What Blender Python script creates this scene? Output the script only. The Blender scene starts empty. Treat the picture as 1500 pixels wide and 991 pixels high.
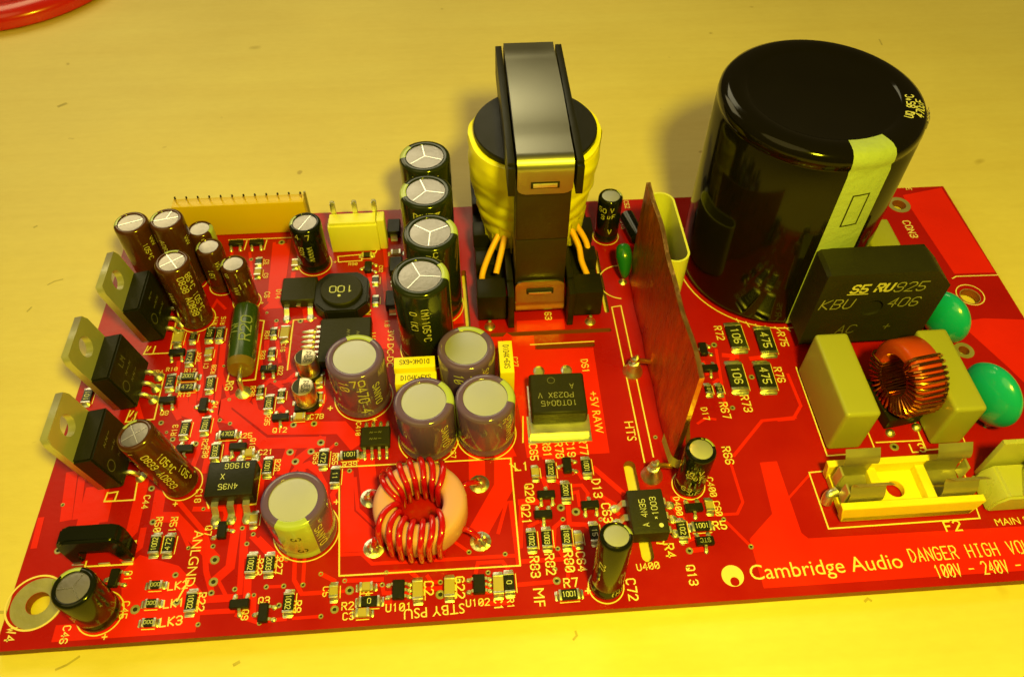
import bpy, bmesh, math, random
from mathutils import Vector, Matrix

random.seed(11)
S = 0.01                      # scene units per millimetre (all numbers below are millimetres)
PI = math.pi
scene = bpy.context.scene

# ------------------------------------------------------------------ camera
CAM = Vector((71.994205, -43.755432, 121.631924))
FOC = 1181.693 / 1500 * 36.0
ROT = ((0.99731795, -0.07271886, 0.00829906), (-0.05146414, -0.77736548, -0.62694047), (0.0520418, 0.62483188, -0.77902296))
RM = Matrix(ROT)
cd = bpy.data.cameras.new('camera')
cam = bpy.data.objects.new('camera', cd)
scene.collection.objects.link(cam)
cd.sensor_width = 36.0
cd.sensor_fit = 'HORIZONTAL'
cd.lens = FOC
cd.clip_start = 0.02
cd.clip_end = 100
right, down, fwd = Vector(ROT[0]), Vector(ROT[1]), Vector(ROT[2])
m = Matrix((( right.x, -down.x, -fwd.x), (right.y, -down.y, -fwd.y), (right.z, -down.z, -fwd.z))).to_4x4()
m.translation = CAM * S
cam.matrix_world = m
cd.dof.use_dof = True
cd.dof.focus_distance = 1.36
cd.dof.aperture_fstop = 5.2
scene.camera = cam

def at(px, py, z=0.0):
    """where the sight line through a photograph point meets the level z (mm) above the board"""
    d = RM.transposed() @ Vector(((px - 750) / 1181.693, (py - 495.5) / 1181.693, 1.0))
    s = (z - CAM.z) / d.z
    return CAM + d * s

# ------------------------------------------------------------------ light
world = bpy.data.worlds.new('World')
scene.world = world
world.use_nodes = True
wn = world.node_tree.nodes['Background']
wn.inputs['Color'].default_value = (1.0, 0.72, 0.25, 1)
wn.inputs['Strength'].default_value = 0.075

def lamp(name, kind, loc, power, color, **kw):
    d = bpy.data.lights.new(name, kind)
    d.energy = power
    d.color = color
    for k, v in kw.items():
        setattr(d, k, v)
    o = bpy.data.objects.new(name, d)
    o.location = Vector(loc) * S
    scene.collection.objects.link(o)
    return o
# the desk lamp just above and right of the camera (its place follows from the shadows)
lamp('desk_lamp', 'POINT', (108, -68, 188), 232, (1.0, 0.87, 0.015), shadow_soft_size=0.13)
# paler light from behind the table, on the left
wl = lamp('side_light', 'AREA', (-150, 345, 265), 37, (1.0, 0.84, 0.42), shape='RECTANGLE', size=2.0, size_y=1.6)
wl.rotation_euler = (Vector((50, 110, 0)) - Vector((-170, 330, 260))).to_track_quat('-Z', 'Y').to_euler()
wb = lamp('window_light', 'AREA', (30, 430, 340), 28, (1.0, 0.89, 0.52), shape='RECTANGLE', size=1.7, size_y=1.3)
wb.rotation_euler = (Vector((70, 90, 0)) - Vector((30, 430, 340))).to_track_quat('-Z', 'Y').to_euler()
# warm light of the room falling from above and behind the camera
rl = lamp('room_light', 'AREA', (-160, -120, 560), 62, (1.0, 0.78, 0.22), shape='DISK', size=4.5)
rl.rotation_euler = (Vector((80, 60, 0)) - Vector((-160, -120, 560))).to_track_quat('-Z', 'Y').to_euler()

vs = scene.view_settings
vs.view_transform = 'Standard'
vs.look = 'None'
vs.exposure = 0.0
vs.gamma = 1.0
vs.use_curve_mapping = False

# ------------------------------------------------------------------ materials
def mat(name, col, rough=0.5, metal=0.0, coat=0.0, spec=0.5, vary=0.12, nscale=12.0, bump=0.0, bscale=60.0,
        trans=0.0, stretch=(1, 1, 1), ior=1.5, sss=0.0, rvary=0.12):
    m = bpy.data.materials.new(name)
    m.use_nodes = True
    nt = m.node_tree
    b = nt.nodes['Principled BSDF']
    b.inputs['Metallic'].default_value = metal
    b.inputs['Specular IOR Level'].default_value = spec
    b.inputs['Coat Weight'].default_value = coat
    b.inputs['Coat Roughness'].default_value = 0.08
    b.inputs['Transmission Weight'].default_value = trans
    b.inputs['IOR'].default_value = ior
    if sss:
        b.inputs['Subsurface Weight'].default_value = sss
        b.inputs['Subsurface Radius'].default_value = (0.02, 0.015, 0.006)
    tc = nt.nodes.new('ShaderNodeTexCoord')
    mp = nt.nodes.new('ShaderNodeMapping')
    mp.inputs['Scale'].default_value = stretch
    nt.links.new(tc.outputs['Object'], mp.inputs['Vector'])
    nz = nt.nodes.new('ShaderNodeTexNoise')
    nz.inputs['Scale'].default_value = nscale
    nz.inputs['Detail'].default_value = 5
    nt.links.new(mp.outputs['Vector'], nz.inputs['Vector'])
    mx = nt.nodes.new('ShaderNodeMix')
    mx.data_type = 'RGBA'
    mx.inputs['A'].default_value = (*[min(1, c * (1 - vary)) for c in col], 1)
    mx.inputs['B'].default_value = (*[min(1, c * (1 + vary)) for c in col], 1)
    nt.links.new(nz.outputs['Fac'], mx.inputs['Factor'])
    nt.links.new(mx.outputs['Result'], b.inputs['Base Color'])
    mr = nt.nodes.new('ShaderNodeMapRange')
    mr.inputs['To Min'].default_value = max(0.02, rough - rvary)
    mr.inputs['To Max'].default_value = min(1, rough + rvary)
    nt.links.new(nz.outputs['Fac'], mr.inputs['Value'])
    nt.links.new(mr.outputs['Result'], b.inputs['Roughness'])
    if bump:
        n2 = nt.nodes.new('ShaderNodeTexNoise')
        n2.inputs['Scale'].default_value = bscale
        n2.inputs['Detail'].default_value = 3
        nt.links.new(mp.outputs['Vector'], n2.inputs['Vector'])
        bp = nt.nodes.new('ShaderNodeBump')
        bp.inputs['Strength'].default_value = bump
        bp.inputs['Distance'].default_value = 0.004
        nt.links.new(n2.outputs['Fac'], bp.inputs['Height'])
        nt.links.new(bp.outputs['Normal'], b.inputs['Normal'])
    return m

M = {}
M['mask'] = mat('red solder mask over bare laminate', (0.385, 0.005, 0.001), 0.34, spec=0.32, vary=0.26, nscale=7, bump=0.10, bscale=90, rvary=0.28)
M['trace'] = mat('red solder mask over copper', (0.74, 0.015, 0.002), 0.34, spec=0.32, vary=0.16, nscale=7, bump=0.16, bscale=45, rvary=0.25)
M['edge'] = mat('board laminate edge', (0.26, 0.06, 0.010), 0.6, vary=0.25, nscale=20)
M['silk'] = mat('cream printing ink', (0.82, 0.66, 0.34), 0.55, vary=0.06)
M['solder'] = mat('solder', (0.90, 0.89, 0.80), 0.38, metal=1.0, vary=0.18, nscale=40, bump=0.5, bscale=60)
M['tin'] = mat('tinned metal', (0.88, 0.87, 0.80), 0.40, metal=1.0, vary=0.12, nscale=30, bump=0.15, bscale=80)
M['pad'] = mat('tinned pad', (0.42, 0.38, 0.26), 0.4, metal=0.45, vary=0.25, nscale=30, bump=0.3)
M['hole'] = mat('drilled hole', (0.012, 0.010, 0.006), 0.8)  # also colours the block put in as shade in the rectifier hole
M['resin'] = mat('black epoxy', (0.010, 0.010, 0.007), 0.42, spec=0.35, vary=0.2, nscale=30, bump=0.10, bscale=200)
M['resin_matt'] = mat('dark grey moulding compound', (0.020, 0.019, 0.012), 0.55, spec=0.35, vary=0.15, nscale=25, bump=0.15, bscale=200)
M['plastic'] = mat('black bobbin plastic', (0.011, 0.010, 0.006), 0.40, spec=0.3, vary=0.25, nscale=12, bump=0.08, bscale=50)
M['chip'] = mat('black resistor glaze', (0.018, 0.019, 0.017), 0.30, vary=0.2, nscale=40)
M['chip_ink'] = mat('pale marking ink', (0.62, 0.62, 0.48), 0.6, vary=0.05)
M['faint_ink'] = mat('faint grey marking ink', (0.16, 0.155, 0.11), 0.6, vary=0.3, nscale=40)
M['laser'] = mat('laser marking', (0.33, 0.32, 0.22), 0.6, vary=0.25, nscale=50)
M['ceramic'] = mat('tan capacitor ceramic', (0.46, 0.36, 0.16), 0.5, vary=0.12, nscale=40)
M['alu'] = mat('aluminium can top', (0.44, 0.41, 0.39), 0.40, metal=1.0, vary=0.06, nscale=20, bump=0.08, bscale=150)
M['alu_white'] = mat('matt aluminium can top', (0.66, 0.66, 0.72), 0.52, metal=0.85, vary=0.05, nscale=20)
M['vent'] = mat('bright vent groove', (0.96, 0.94, 0.84), 0.28, metal=1.0, vary=0.05)
M['gold_can'] = mat('small capacitor can', (0.80, 0.70, 0.46), 0.34, metal=1.0, vary=0.05)
M['sl_black'] = mat('black sleeve', (0.008, 0.009, 0.008), 0.13, spec=0.35, vary=0.2)
M['sl_green'] = mat('dark green black sleeve', (0.016, 0.021, 0.014), 0.14, spec=0.45, vary=0.2)
M['sl_brown'] = mat('dark brown sleeve', (0.070, 0.020, 0.007), 0.16, coat=0.12, vary=0.15)
M['sl_purple'] = mat('purple sleeve', (0.13, 0.075, 0.42), 0.13, coat=0.2, vary=0.1)
M['stripe'] = mat('pale green stripe ink', (0.42, 0.50, 0.24), 0.28, coat=0.4, vary=0.08)
M['label_ink'] = mat('pale sleeve lettering', (0.62, 0.58, 0.36), 0.4, vary=0.08)
M['dark_ink'] = mat('dark lettering', (0.02, 0.02, 0.015), 0.5)
M['big_sleeve'] = mat('glossy black capacitor sleeve', (0.005, 0.004, 0.003), 0.10, spec=0.28, vary=0.2, bump=0.06, bscale=7, rvary=0.05)
M['paper'] = mat('pale green crinkled stripe', (0.34, 0.42, 0.30), 0.55, vary=0.08, bump=0.5, bscale=70)
M['tape'] = mat('yellow winding tape', (0.97, 0.88, 0.02), 0.45, vary=0.03, bump=0.5, bscale=6, stretch=(1, 1, 3.0))
M['ferrite'] = mat('brown black ferrite', (0.028, 0.018, 0.009), 0.42, vary=0.2, nscale=40, bump=0.12, bscale=200)
M['steel'] = mat('brushed steel clip', (0.47, 0.46, 0.36), 0.34, metal=1.0, vary=0.08, nscale=10, rvary=0.06)
M['orange_wire'] = mat('orange wire sleeve', (0.86, 0.42, 0.04), 0.45, vary=0.1)
M['copper_sheet'] = mat('tarnished copper sheet', (0.66, 0.17, 0.05), 0.36, metal=1.0, vary=0.75, nscale=34, bump=0.9, bscale=120, stretch=(1, 1.5, 0.5), rvary=0.26)
M['copper_edge'] = mat('cut copper edge', (0.95, 0.46, 0.12), 0.35, metal=1.0, vary=0.25, nscale=30, bump=0.9, bscale=35)
M['copper_wire'] = mat('enamelled copper wire', (0.62, 0.23, 0.06), 0.22, metal=1.0, vary=0.1, nscale=20)
M['red_wire'] = mat('red enamelled wire', (0.52, 0.004, 0.010), 0.16, metal=0.0, coat=1.0, vary=0.12, nscale=25)
M['core_pink'] = mat('salmon toroid coating', (0.66, 0.32, 0.46), 0.42, vary=0.06, nscale=14, bump=0.05)
M['tape_orange'] = mat('orange red tape', (0.50, 0.052, 0.008), 0.35, coat=0.2, vary=0.08)
M['box_cap'] = mat('olive grey film capacitor case', (0.36, 0.36, 0.10), 0.42, vary=0.05, nscale=8, bump=0.04)
M['film_yellow'] = mat('yellow film capacitor case', (0.92, 0.76, 0.02), 0.45, vary=0.04, nscale=15)
M['teal'] = mat('green epoxy coating', (0.006, 0.40, 0.70), 0.20, coat=0.6, vary=0.06, nscale=10, bump=0.04, bscale=12)
M['green_dark'] = mat('dark green coating', (0.010, 0.13, 0.045), 0.25, coat=0.5, vary=0.12)
M['res_green'] = mat('olive green resistor coating', (0.028, 0.060, 0.016), 0.28, coat=0.3, vary=0.2, nscale=20)
M['res_end'] = mat('brown resistor end', (0.20, 0.12, 0.025), 0.35, coat=0.3, vary=0.2, nscale=30)
M['res_ink'] = mat('grey green marking', (0.24, 0.29, 0.15), 0.5, vary=0.2, nscale=60)
M['holder'] = mat('yellow fuse holder plastic', (0.90, 0.74, 0.06), 0.42, vary=0.05, sss=0.1)
M['conn'] = mat('cream connector plastic', (0.86, 0.80, 0.24), 0.40, vary=0.04, sss=0.15)
M['strip'] = mat('amber connector plastic', (0.74, 0.50, 0.006), 0.38, vary=0.05)
M['clear'] = mat('translucent pale plastic', (0.60, 0.60, 0.26), 0.30, vary=0.08, trans=0.25, sss=0.3)
M['sleeve_cream'] = mat('pale insulating tube', (0.72, 0.72, 0.24), 0.35, vary=0.05, bump=0.06, bscale=40, sss=0.2)
M['clip'] = mat('brassy clip metal', (0.62, 0.58, 0.36), 0.36, metal=0.6, vary=0.15, nscale=25, bump=0.1, bscale=60)
M['tab'] = mat('nickel plated tab', (0.60, 0.58, 0.52), 0.36, metal=0.55, vary=0.08, nscale=20, bump=0.08, bscale=100)
M['red_gloss'] = mat('glossy red plastic', (0.62, 0.010, 0.002), 0.25, coat=0.4, vary=0.08)

def table_material():
    m = bpy.data.materials.new('pale worn laminate')
    m.use_nodes = True
    nt = m.node_tree
    L = nt.links.new
    b = nt.nodes['Principled BSDF']
    tc = nt.nodes.new('ShaderNodeTexCoord')
    def noise(scale, st, detail=5, rough=0.55):
        mp = nt.nodes.new('ShaderNodeMapping')
        mp.inputs['Scale'].default_value = st
        mp.inputs['Rotation'].default_value = (0, 0, 0.10)
        L(tc.outputs['Object'], mp.inputs['Vector'])
        n = nt.nodes.new('ShaderNodeTexNoise')
        n.inputs['Scale'].default_value = scale
        n.inputs['Detail'].default_value = detail
        n.inputs['Roughness'].default_value = rough
        L(mp.outputs['Vector'], n.inputs['Vector'])
        return n
    def ramp(src, p0, p1, c0, c1):
        r = nt.nodes.new('ShaderNodeValToRGB')
        r.color_ramp.elements[0].position = p0
        r.color_ramp.elements[1].position = p1
        r.color_ramp.elements[0].color = c0
        r.color_ramp.elements[1].color = c1
        L(src, r.inputs['Fac'])
        return r
    def mul(a, bb, f=1.0):
        x = nt.nodes.new('ShaderNodeMix')
        x.data_type = 'RGBA'
        x.blend_type = 'MULTIPLY'
        x.inputs['Factor'].default_value = f
        L(a, x.inputs['A'])
        L(bb, x.inputs['B'])
        return x.outputs['Result']
    g = noise(3.0, (0.5, 3.0, 1))
    base = ramp(g.outputs['Fac'], 0.3, 0.7, (0.80, 0.65, 0.25, 1), (0.84, 0.705, 0.29, 1))
    cloud = noise(1.6, (1, 1, 1), 4)
    c2 = ramp(cloud.outputs['Fac'], 0.3, 0.7, (0.90, 0.885, 0.84, 1), (1, 1, 1, 1))
    sp = noise(7.5, (1.0, 1.6, 1), 2, 0.4)
    c3 = ramp(sp.outputs['Fac'], 0.20, 0.24, (0.72, 0.68, 0.55, 1), (1, 1, 1, 1))
    fine = noise(60, (0.6, 1.5, 1), 3)
    c4 = ramp(fine.outputs['Fac'], 0.28, 0.72, (0.96, 0.955, 0.94, 1), (1, 1, 1, 1))
    def streak(scale, st, rot, p):
        mp = nt.nodes.new('ShaderNodeMapping')
        mp.inputs['Scale'].default_value = st
        mp.inputs['Rotation'].default_value = (0, 0, rot)
        L(tc.outputs['Object'], mp.inputs['Vector'])
        n = nt.nodes.new('ShaderNodeTexNoise')
        n.inputs['Scale'].default_value = scale
        n.inputs['Detail'].default_value = 2
        L(mp.outputs['Vector'], n.inputs['Vector'])
        return n
    k1 = ramp(streak(9, (0.35, 14, 1), 0.5, 0).outputs['Fac'], 0.15, 0.18, (0.90, 0.88, 0.82, 1), (1, 1, 1, 1))
    k2 = ramp(streak(9, (0.4, 16, 1), -0.9, 0).outputs['Fac'], 0.145, 0.175, (0.90, 0.88, 0.82, 1), (1, 1, 1, 1))
    k3 = ramp(streak(6, (0.25, 9, 1), 0.05, 0).outputs['Fac'], 0.25, 0.60, (0.975, 0.968, 0.95, 1), (1, 1, 1, 1))
    k4 = ramp(noise(26, (1, 1.3, 1), 2, 0.3).outputs['Fac'], 0.155, 0.20, (0.66, 0.60, 0.48, 1), (1, 1, 1, 1))
    vo = nt.nodes.new('ShaderNodeTexWave')
    vo.inputs['Scale'].default_value = 0.35
    vo.inputs['Distortion'].default_value = 22
    vo.inputs['Detail'].default_value = 4
    L(tc.outputs['Object'], vo.inputs['Vector'])
    mask = noise(2.3, (1, 1, 1), 2)
    mm = nt.nodes.new('ShaderNodeMath')
    mm.operation = 'ADD'
    L(vo.outputs['Fac'], mm.inputs[0])
    mk = nt.nodes.new('ShaderNodeMapRange')
    mk.inputs['From Min'].default_value = 0.58
    mk.inputs['From Max'].default_value = 0.66
    mk.inputs['To Min'].default_value = 1.0
    mk.inputs['To Max'].default_value = 0.0
    L(mask.outputs['Fac'], mk.inputs['Value'])
    L(mk.outputs['Result'], mm.inputs[1])
    c5 = ramp(mm.outputs['Value'], 0.0, 0.012, (0.70, 0.64, 0.48, 1), (1, 1, 1, 1))
    col = mul(mul(mul(mul(base.outputs['Color'], c2.outputs['Color']), c3.outputs['Color']), c4.outputs['Color']), c5.outputs['Color'])
    for k_ in (k1, k2, k3, k4):
        col = mul(col, k_.outputs['Color'])
    L(col, b.inputs['Base Color'])
    rr = nt.nodes.new('ShaderNodeMapRange')
    rr.inputs['To Min'].default_value = 0.38
    rr.inputs['To Max'].default_value = 0.62
    L(cloud.outputs['Fac'], rr.inputs['Value'])
    L(rr.outputs['Result'], b.inputs['Roughness'])
    bp = nt.nodes.new('ShaderNodeBump')
    bp.inputs['Strength'].default_value = 0.12
    bp.inputs['Distance'].default_value = 0.004
    L(fine.outputs['Fac'], bp.inputs['Height'])
    L(bp.outputs['Normal'], b.inputs['Normal'])
    return m
M['table'] = table_material()

# ------------------------------------------------------------------ mesh helpers (millimetres)
def BM():
    return bmesh.new()

def xf(bm, verts, mat4):
    bmesh.ops.transform(bm, matrix=mat4, verts=verts)

def box(bm, x0, x1, y0, y1, z0, z1, bev=0.0, seg=2):
    r = bmesh.ops.create_cube(bm, size=1.0)
    v = r['verts']
    for a in v:
        a.co = Vector((x0 + (a.co.x + .5) * (x1 - x0), y0 + (a.co.y + .5) * (y1 - y0), z0 + (a.co.z + .5) * (z1 - z0)))
    if bev:
        e = list({q for a in v for q in a.link_edges})
        bmesh.ops.bevel(bm, geom=e, offset=bev, segments=seg, affect='EDGES', profile=0.6)

def lathe(bm, prof, n=48, a0=0.0, a1=2 * PI, c=(0, 0)):
    full = abs(a1 - a0 - 2 * PI) < 1e-6
    k = n if full else n + 1
    rings = []
    for (r, z) in prof:
        if r < 1e-6:
            v = bm.verts.new((c[0], c[1], z))
            rings.append([v] * k)
        else:
            rings.append([bm.verts.new((c[0] + r * math.cos(a0 + (a1 - a0) * i / n), c[1] + r * math.sin(a0 + (a1 - a0) * i / n), z)) for i in range(k)])
    for i in range(len(rings) - 1):
        A, B = rings[i], rings[i + 1]
        for j in range(n):
            j2 = (j + 1) % k
            q = []
            for v in (A[j], A[j2], B[j2], B[j]):
                if v not in q:
                    q.append(v)
            if len(q) > 2:
                try:
                    bm.faces.new(q)
                except ValueError:
                    pass

def disc(bm, r, z, n=32, c=(0, 0), r_in=0.0):
    lathe(bm, [(r_in, z), (r, z)] if r_in else [(0, z), (r, z)], n, c=c)

def cyl(bm, r, z0, z1, n=24, c=(0, 0), bev=0.0):
    if bev:
        lathe(bm, [(0, z0), (r - bev, z0), (r, z0 + bev), (r, z1 - bev), (r - bev, z1), (0, z1)], n, c=c)
    else:
        lathe(bm, [(0, z0), (r, z0), (r, z1), (0, z1)], n, c=c)

def tube(bm, pts, r, n=10, closed=False):
    pts = [Vector(p) for p in pts]
    rings = []
    N = len(pts)
    ref = None
    for i, p in enumerate(pts):
        if closed:
            t = (pts[(i + 1) % N] - pts[i - 1]).normalized()
        else:
            t = (pts[min(i + 1, N - 1)] - pts[max(i - 1, 0)]).normalized()
        if ref is None:
            ref = Vector((0, 0, 1)) if abs(t.z) < 0.9 else Vector((1, 0, 0))
        a = (ref - t * ref.dot(t)).normalized()
        ref = a
        b = t.cross(a)
        rr = r[i] if isinstance(r, (list, tuple)) else r
        rings.append([bm.verts.new(p + a * rr * math.cos(2 * PI * k / n) + b * rr * math.sin(2 * PI * k / n)) for k in range(n)])
    last = N if closed else N - 1
    for i in range(last):
        A, B = rings[i], rings[(i + 1) % N]
        for k in range(n):
            bm.faces.new((A[k], A[(k + 1) % n], B[(k + 1) % n], B[k]))
    if not closed:
        bm.faces.new(rings[0][::-1])
        bm.faces.new(rings[-1])

def smooth_path(pts, n=6):
    pts = [Vector(p) for p in pts]
    out = []
    for i in range(len(pts) - 1):
        p0 = pts[max(i - 1, 0)]; p1 = pts[i]; p2 = pts[i + 1]; p3 = pts[min(i + 2, len(pts) - 1)]
        for k in range(n):
            t = k / n
            out.append(0.5 * ((2 * p1) + (-p0 + p2) * t + (2 * p0 - 5 * p1 + 4 * p2 - p3) * t * t + (-p0 + 3 * p1 - 3 * p2 + p3) * t ** 3))
    out.append(pts[-1])
    return out

def prism(bm, poly, h0, h1, axis='z'):
    def P(u, v, w):
        return {'z': (u, v, w), 'y': (u, w, v), 'x': (w, u, v)}[axis]
    A = [bm.verts.new(P(u, v, h0)) for u, v in poly]
    B = [bm.verts.new(P(u, v, h1)) for u, v in poly]
    n = len(poly)
    bm.faces.new(A[::-1]); bm.faces.new(B)
    for i in range(n):
        bm.faces.new((A[i], A[(i + 1) % n], B[(i + 1) % n], B[i]))

def ribbon(bm, pts, w, z=0.0, closed=False, f=None):
    """flat mitred line in the xy plane; f maps (x, y, z) to the final place"""
    f = f or (lambda x, y, zz: (x, y, zz))
    P = []
    for p in pts:
        p = Vector((p[0], p[1]))
        if not P or (p - P[-1]).length > 1e-5:
            P.append(p)
    N = len(P)
    if N < 2:
        return
    if closed and (P[0] - P[-1]).length < 1e-5:
        P.pop(); N -= 1
    Lr = []
    for i in range(N):
        if closed:
            d0 = (P[i] - P[i - 1]).normalized(); d1 = (P[(i + 1) % N] - P[i]).normalized()
        else:
            d0 = (P[i] - P[i - 1]).normalized() if i else (P[1] - P[0]).normalized()
            d1 = (P[i + 1] - P[i]).normalized() if i < N - 1 else d0
        n0 = Vector((-d0.y, d0.x)); n1 = Vector((-d1.y, d1.x))
        mm = n0 + n1
        if mm.length < 0.3:
            mm = n0.copy()
        mm.normalize()
        k = 1.0 / max(0.5, mm.dot(n0))
        p = P[i].copy()
        if not closed:
            if i == 0: p -= d1 * w * 0.35
            if i == N - 1: p += d0 * w * 0.35
        a = p + mm * k * w / 2; b = p - mm * k * w / 2
        Lr.append((bm.verts.new(f(a.x, a.y, z)), bm.verts.new(f(b.x, b.y, z))))
    for i in range(N if closed else N - 1):
        A, B = Lr[i], Lr[(i + 1) % N]
        bm.faces.new((A[1], B[1], B[0], A[0]))

GL = {'A': '00 26 40/12 32', 'B': '00 06 36 45 44 33 03/33 42 41 30 00', 'C': '45 36 16 05 01 10 30 41', 'D': '00 06 26 44 42 20 00',
      'E': '40 00 06 46/03 33', 'F': '00 06 46/03 33', 'G': '45 36 16 05 01 10 30 41 43 23', 'H': '00 06/40 46/03 43', 'I': '10 30/20 26/16 36',
      'J': '01 10 30 41 46', 'K': '00 06/46 03 40', 'L': '06 00 40', 'M': '00 06 23 46 40', 'N': '00 06 40 46', 'O': '10 01 05 16 36 45 41 30 10',
      'P': '00 06 36 45 44 33 03', 'Q': '10 01 05 16 36 45 41 30 10/22 40', 'R': '00 06 36 45 44 33 03/23 40', 'S': '01 10 30 41 42 33 13 04 05 16 36 45',
      'T': '20 26/06 46', 'U': '06 01 10 30 41 46', 'V': '06 20 46', 'W': '06 10 23 30 46', 'X': '00 46/06 40', 'Y': '06 23 46/23 20', 'Z': '06 46 00 40',
      '0': '10 01 05 16 36 45 41 30 10', '#': '10 01 05 16 36 45 41 30 10/01 45', '1': '15 26 20', '2': '05 16 36 45 44 00 40',
      '3': '05 16 36 45 44 33 42 41 30 10 01/33 13', '4': '30 36 02 42', '5': '46 06 03 33 42 41 30 10 01', '6': '45 36 16 05 01 10 30 41 42 33 03',
      '7': '06 46 20', '8': '13 04 05 16 36 45 44 33 13 02 01 10 30 41 42 33', '9': '01 10 30 41 45 36 16 05 04 13 43',
      '+': '21 25/03 43', '-': '03 43', '.': '20 21', 'o': '14 15 26 35 34 23 14', 'u': '0- 04/01 10 20 31 34', '(': '36 25 21 30', ')': '16 25 21 10', '/': '00 46',
      '*': '12 34/14 32', '~': '02 14 32 44', ' ': '', '|': '20 26', 'i': '20 24/25 26'}
GL['u'] = '00 04/01 10 20 31 34'

def strokes(bm, text, h, t, f, width=0.62, gap=0.30, align='c'):
    """single-line lettering: h letter height, t line width, f(x, y, lift) maps to the surface"""
    cw = h * width
    adv = cw + h * gap
    total = adv * len(text) - h * gap
    x = {'c': -total / 2, 'l': 0.0, 'r': -total}[align]
    lift = 0
    for ch in text:
        for s in GL.get(ch, '').split('/'):
            pts = [(x + int(p[0]) / 4 * cw, (int(p[1]) / 6 - 0.5) * h) for p in s.split()]
            if len(pts) > 1:
                fine = []
                for a, b in zip(pts, pts[1:]):
                    k = max(1, int(math.hypot(b[0] - a[0], b[1] - a[1]) / 0.6))
                    fine += [(a[0] + (b[0] - a[0]) * i / k, a[1] + (b[1] - a[1]) * i / k) for i in range(k)]
                fine.append(pts[-1])
                ribbon(bm, fine, t, 0.004 * (lift % 4), False, f)
                lift += 1
        x += adv

def flat_f(x0, y0, z, rot=0.0):
    c, s = math.cos(rot), math.sin(rot)
    return lambda x, y, l: (x0 + x * c - y * s, y0 + x * s + y * c, z + l)

def wrap_f(r, a0, z0, mode='down'):
    if mode == 'down':
        return lambda x, y, l: ((r + l) * math.cos(a0 + y / r), (r + l) * math.sin(a0 + y / r), z0 - x)
    if mode == 'up':
        return lambda x, y, l: ((r + l) * math.cos(a0 - y / r), (r + l) * math.sin(a0 - y / r), z0 + x)
    if mode == 'flip':
        return lambda x, y, l: ((r + l) * math.cos(a0 - x / r), (r + l) * math.sin(a0 - x / r), z0 - y)
    return lambda x, y, l: ((r + l) * math.cos(a0 + x / r), (r + l) * math.sin(a0 + x / r), z0 + y)

CACHE = {}
def finish(bm, material, smooth=True, ang=38):
    for v in bm.verts:
        v.co *= S
    bmesh.ops.recalc_face_normals(bm, faces=bm.faces)
    me = bpy.data.meshes.new('mesh')
    bm.to_mesh(me)
    bm.free()
    me.materials.append(material)
    if smooth:
        me.polygons.foreach_set('use_smooth', [True] * len(me.polygons))
        me.set_sharp_from_angle(angle=math.radians(ang))
    return me

def link(name, me, parent=None, loc=None, rot=None):
    o = bpy.data.objects.new(name, me)
    scene.collection.objects.link(o)
    if loc is not None:
        o.location = Vector(loc) * S
    if rot is not None:
        o.rotation_euler = rot
    if parent is not None:
        o.parent = parent
    return o

def part(name, bm, material, parent=None, loc=None, rot=None, smooth=True, ang=38):
    return link(name, finish(bm, material, smooth, ang), parent, loc, rot)

def cached(key, build, material, smooth=True):
    if key not in CACHE:
        bm = BM()
        build(bm)
        CACHE[key] = finish(bm, material, smooth)
    return CACHE[key]

def tag(o, label, cat, group=None):
    o['label'] = label
    o['category'] = cat
    if group:
        o['group'] = group
    return o

def thing(name, label, cat, loc=(0, 0, 0), rotz=0.0, group=None, rot=None):
    o = bpy.data.objects.new(name, None)
    o.empty_display_size = 0.02
    scene.collection.objects.link(o)
    o.location = Vector(loc) * S
    o.rotation_euler = rot if rot else (0, 0, rotz)
    return tag(o, label, cat, group)

def outline(body, holes, z0, z1):
    """solid slab with real holes, built as a filled 2D curve"""
    cu = bpy.data.curves.new('outline', 'CURVE')
    cu.dimensions = '2D'
    cu.fill_mode = 'BOTH'
    cu.extrude = (z1 - z0) / 2 * S
    for loop in [body] + holes:
        sp = cu.splines.new('POLY')
        sp.points.add(len(loop) - 1)
        for p, q in zip(sp.points, loop):
            p.co = (q[0] * S, q[1] * S, 0, 1)
        sp.use_cyclic_u = True
    o = bpy.data.objects.new('outline', cu)
    scene.collection.objects.link(o)
    dg = bpy.context.evaluated_depsgraph_get()
    me = bpy.data.meshes.new_from_object(o.evaluated_get(dg))
    bpy.data.objects.remove(o)
    me.transform(Matrix.Translation((0, 0, (z0 + z1) / 2 * S)))
    return me

def circle(x, y, r, n=28):
    return [(x + r * math.cos(2 * PI * i / n), y + r * math.sin(2 * PI * i / n)) for i in range(n)]

def slot(p, q, w):
    p, q = Vector(p[:2]), Vector(q[:2])
    a = math.atan2(q.y - p.y, q.x - p.x)
    out = []
    for i in range(9):
        t = a + PI / 2 + PI * i / 8
        out.append((p.x + w / 2 * math.cos(t), p.y + w / 2 * math.sin(t)))
    for i in range(9):
        t = a - PI / 2 + PI * i / 8
        out.append((q.x + w / 2 * math.cos(t), q.y + w / 2 * math.sin(t)))
    return out

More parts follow.
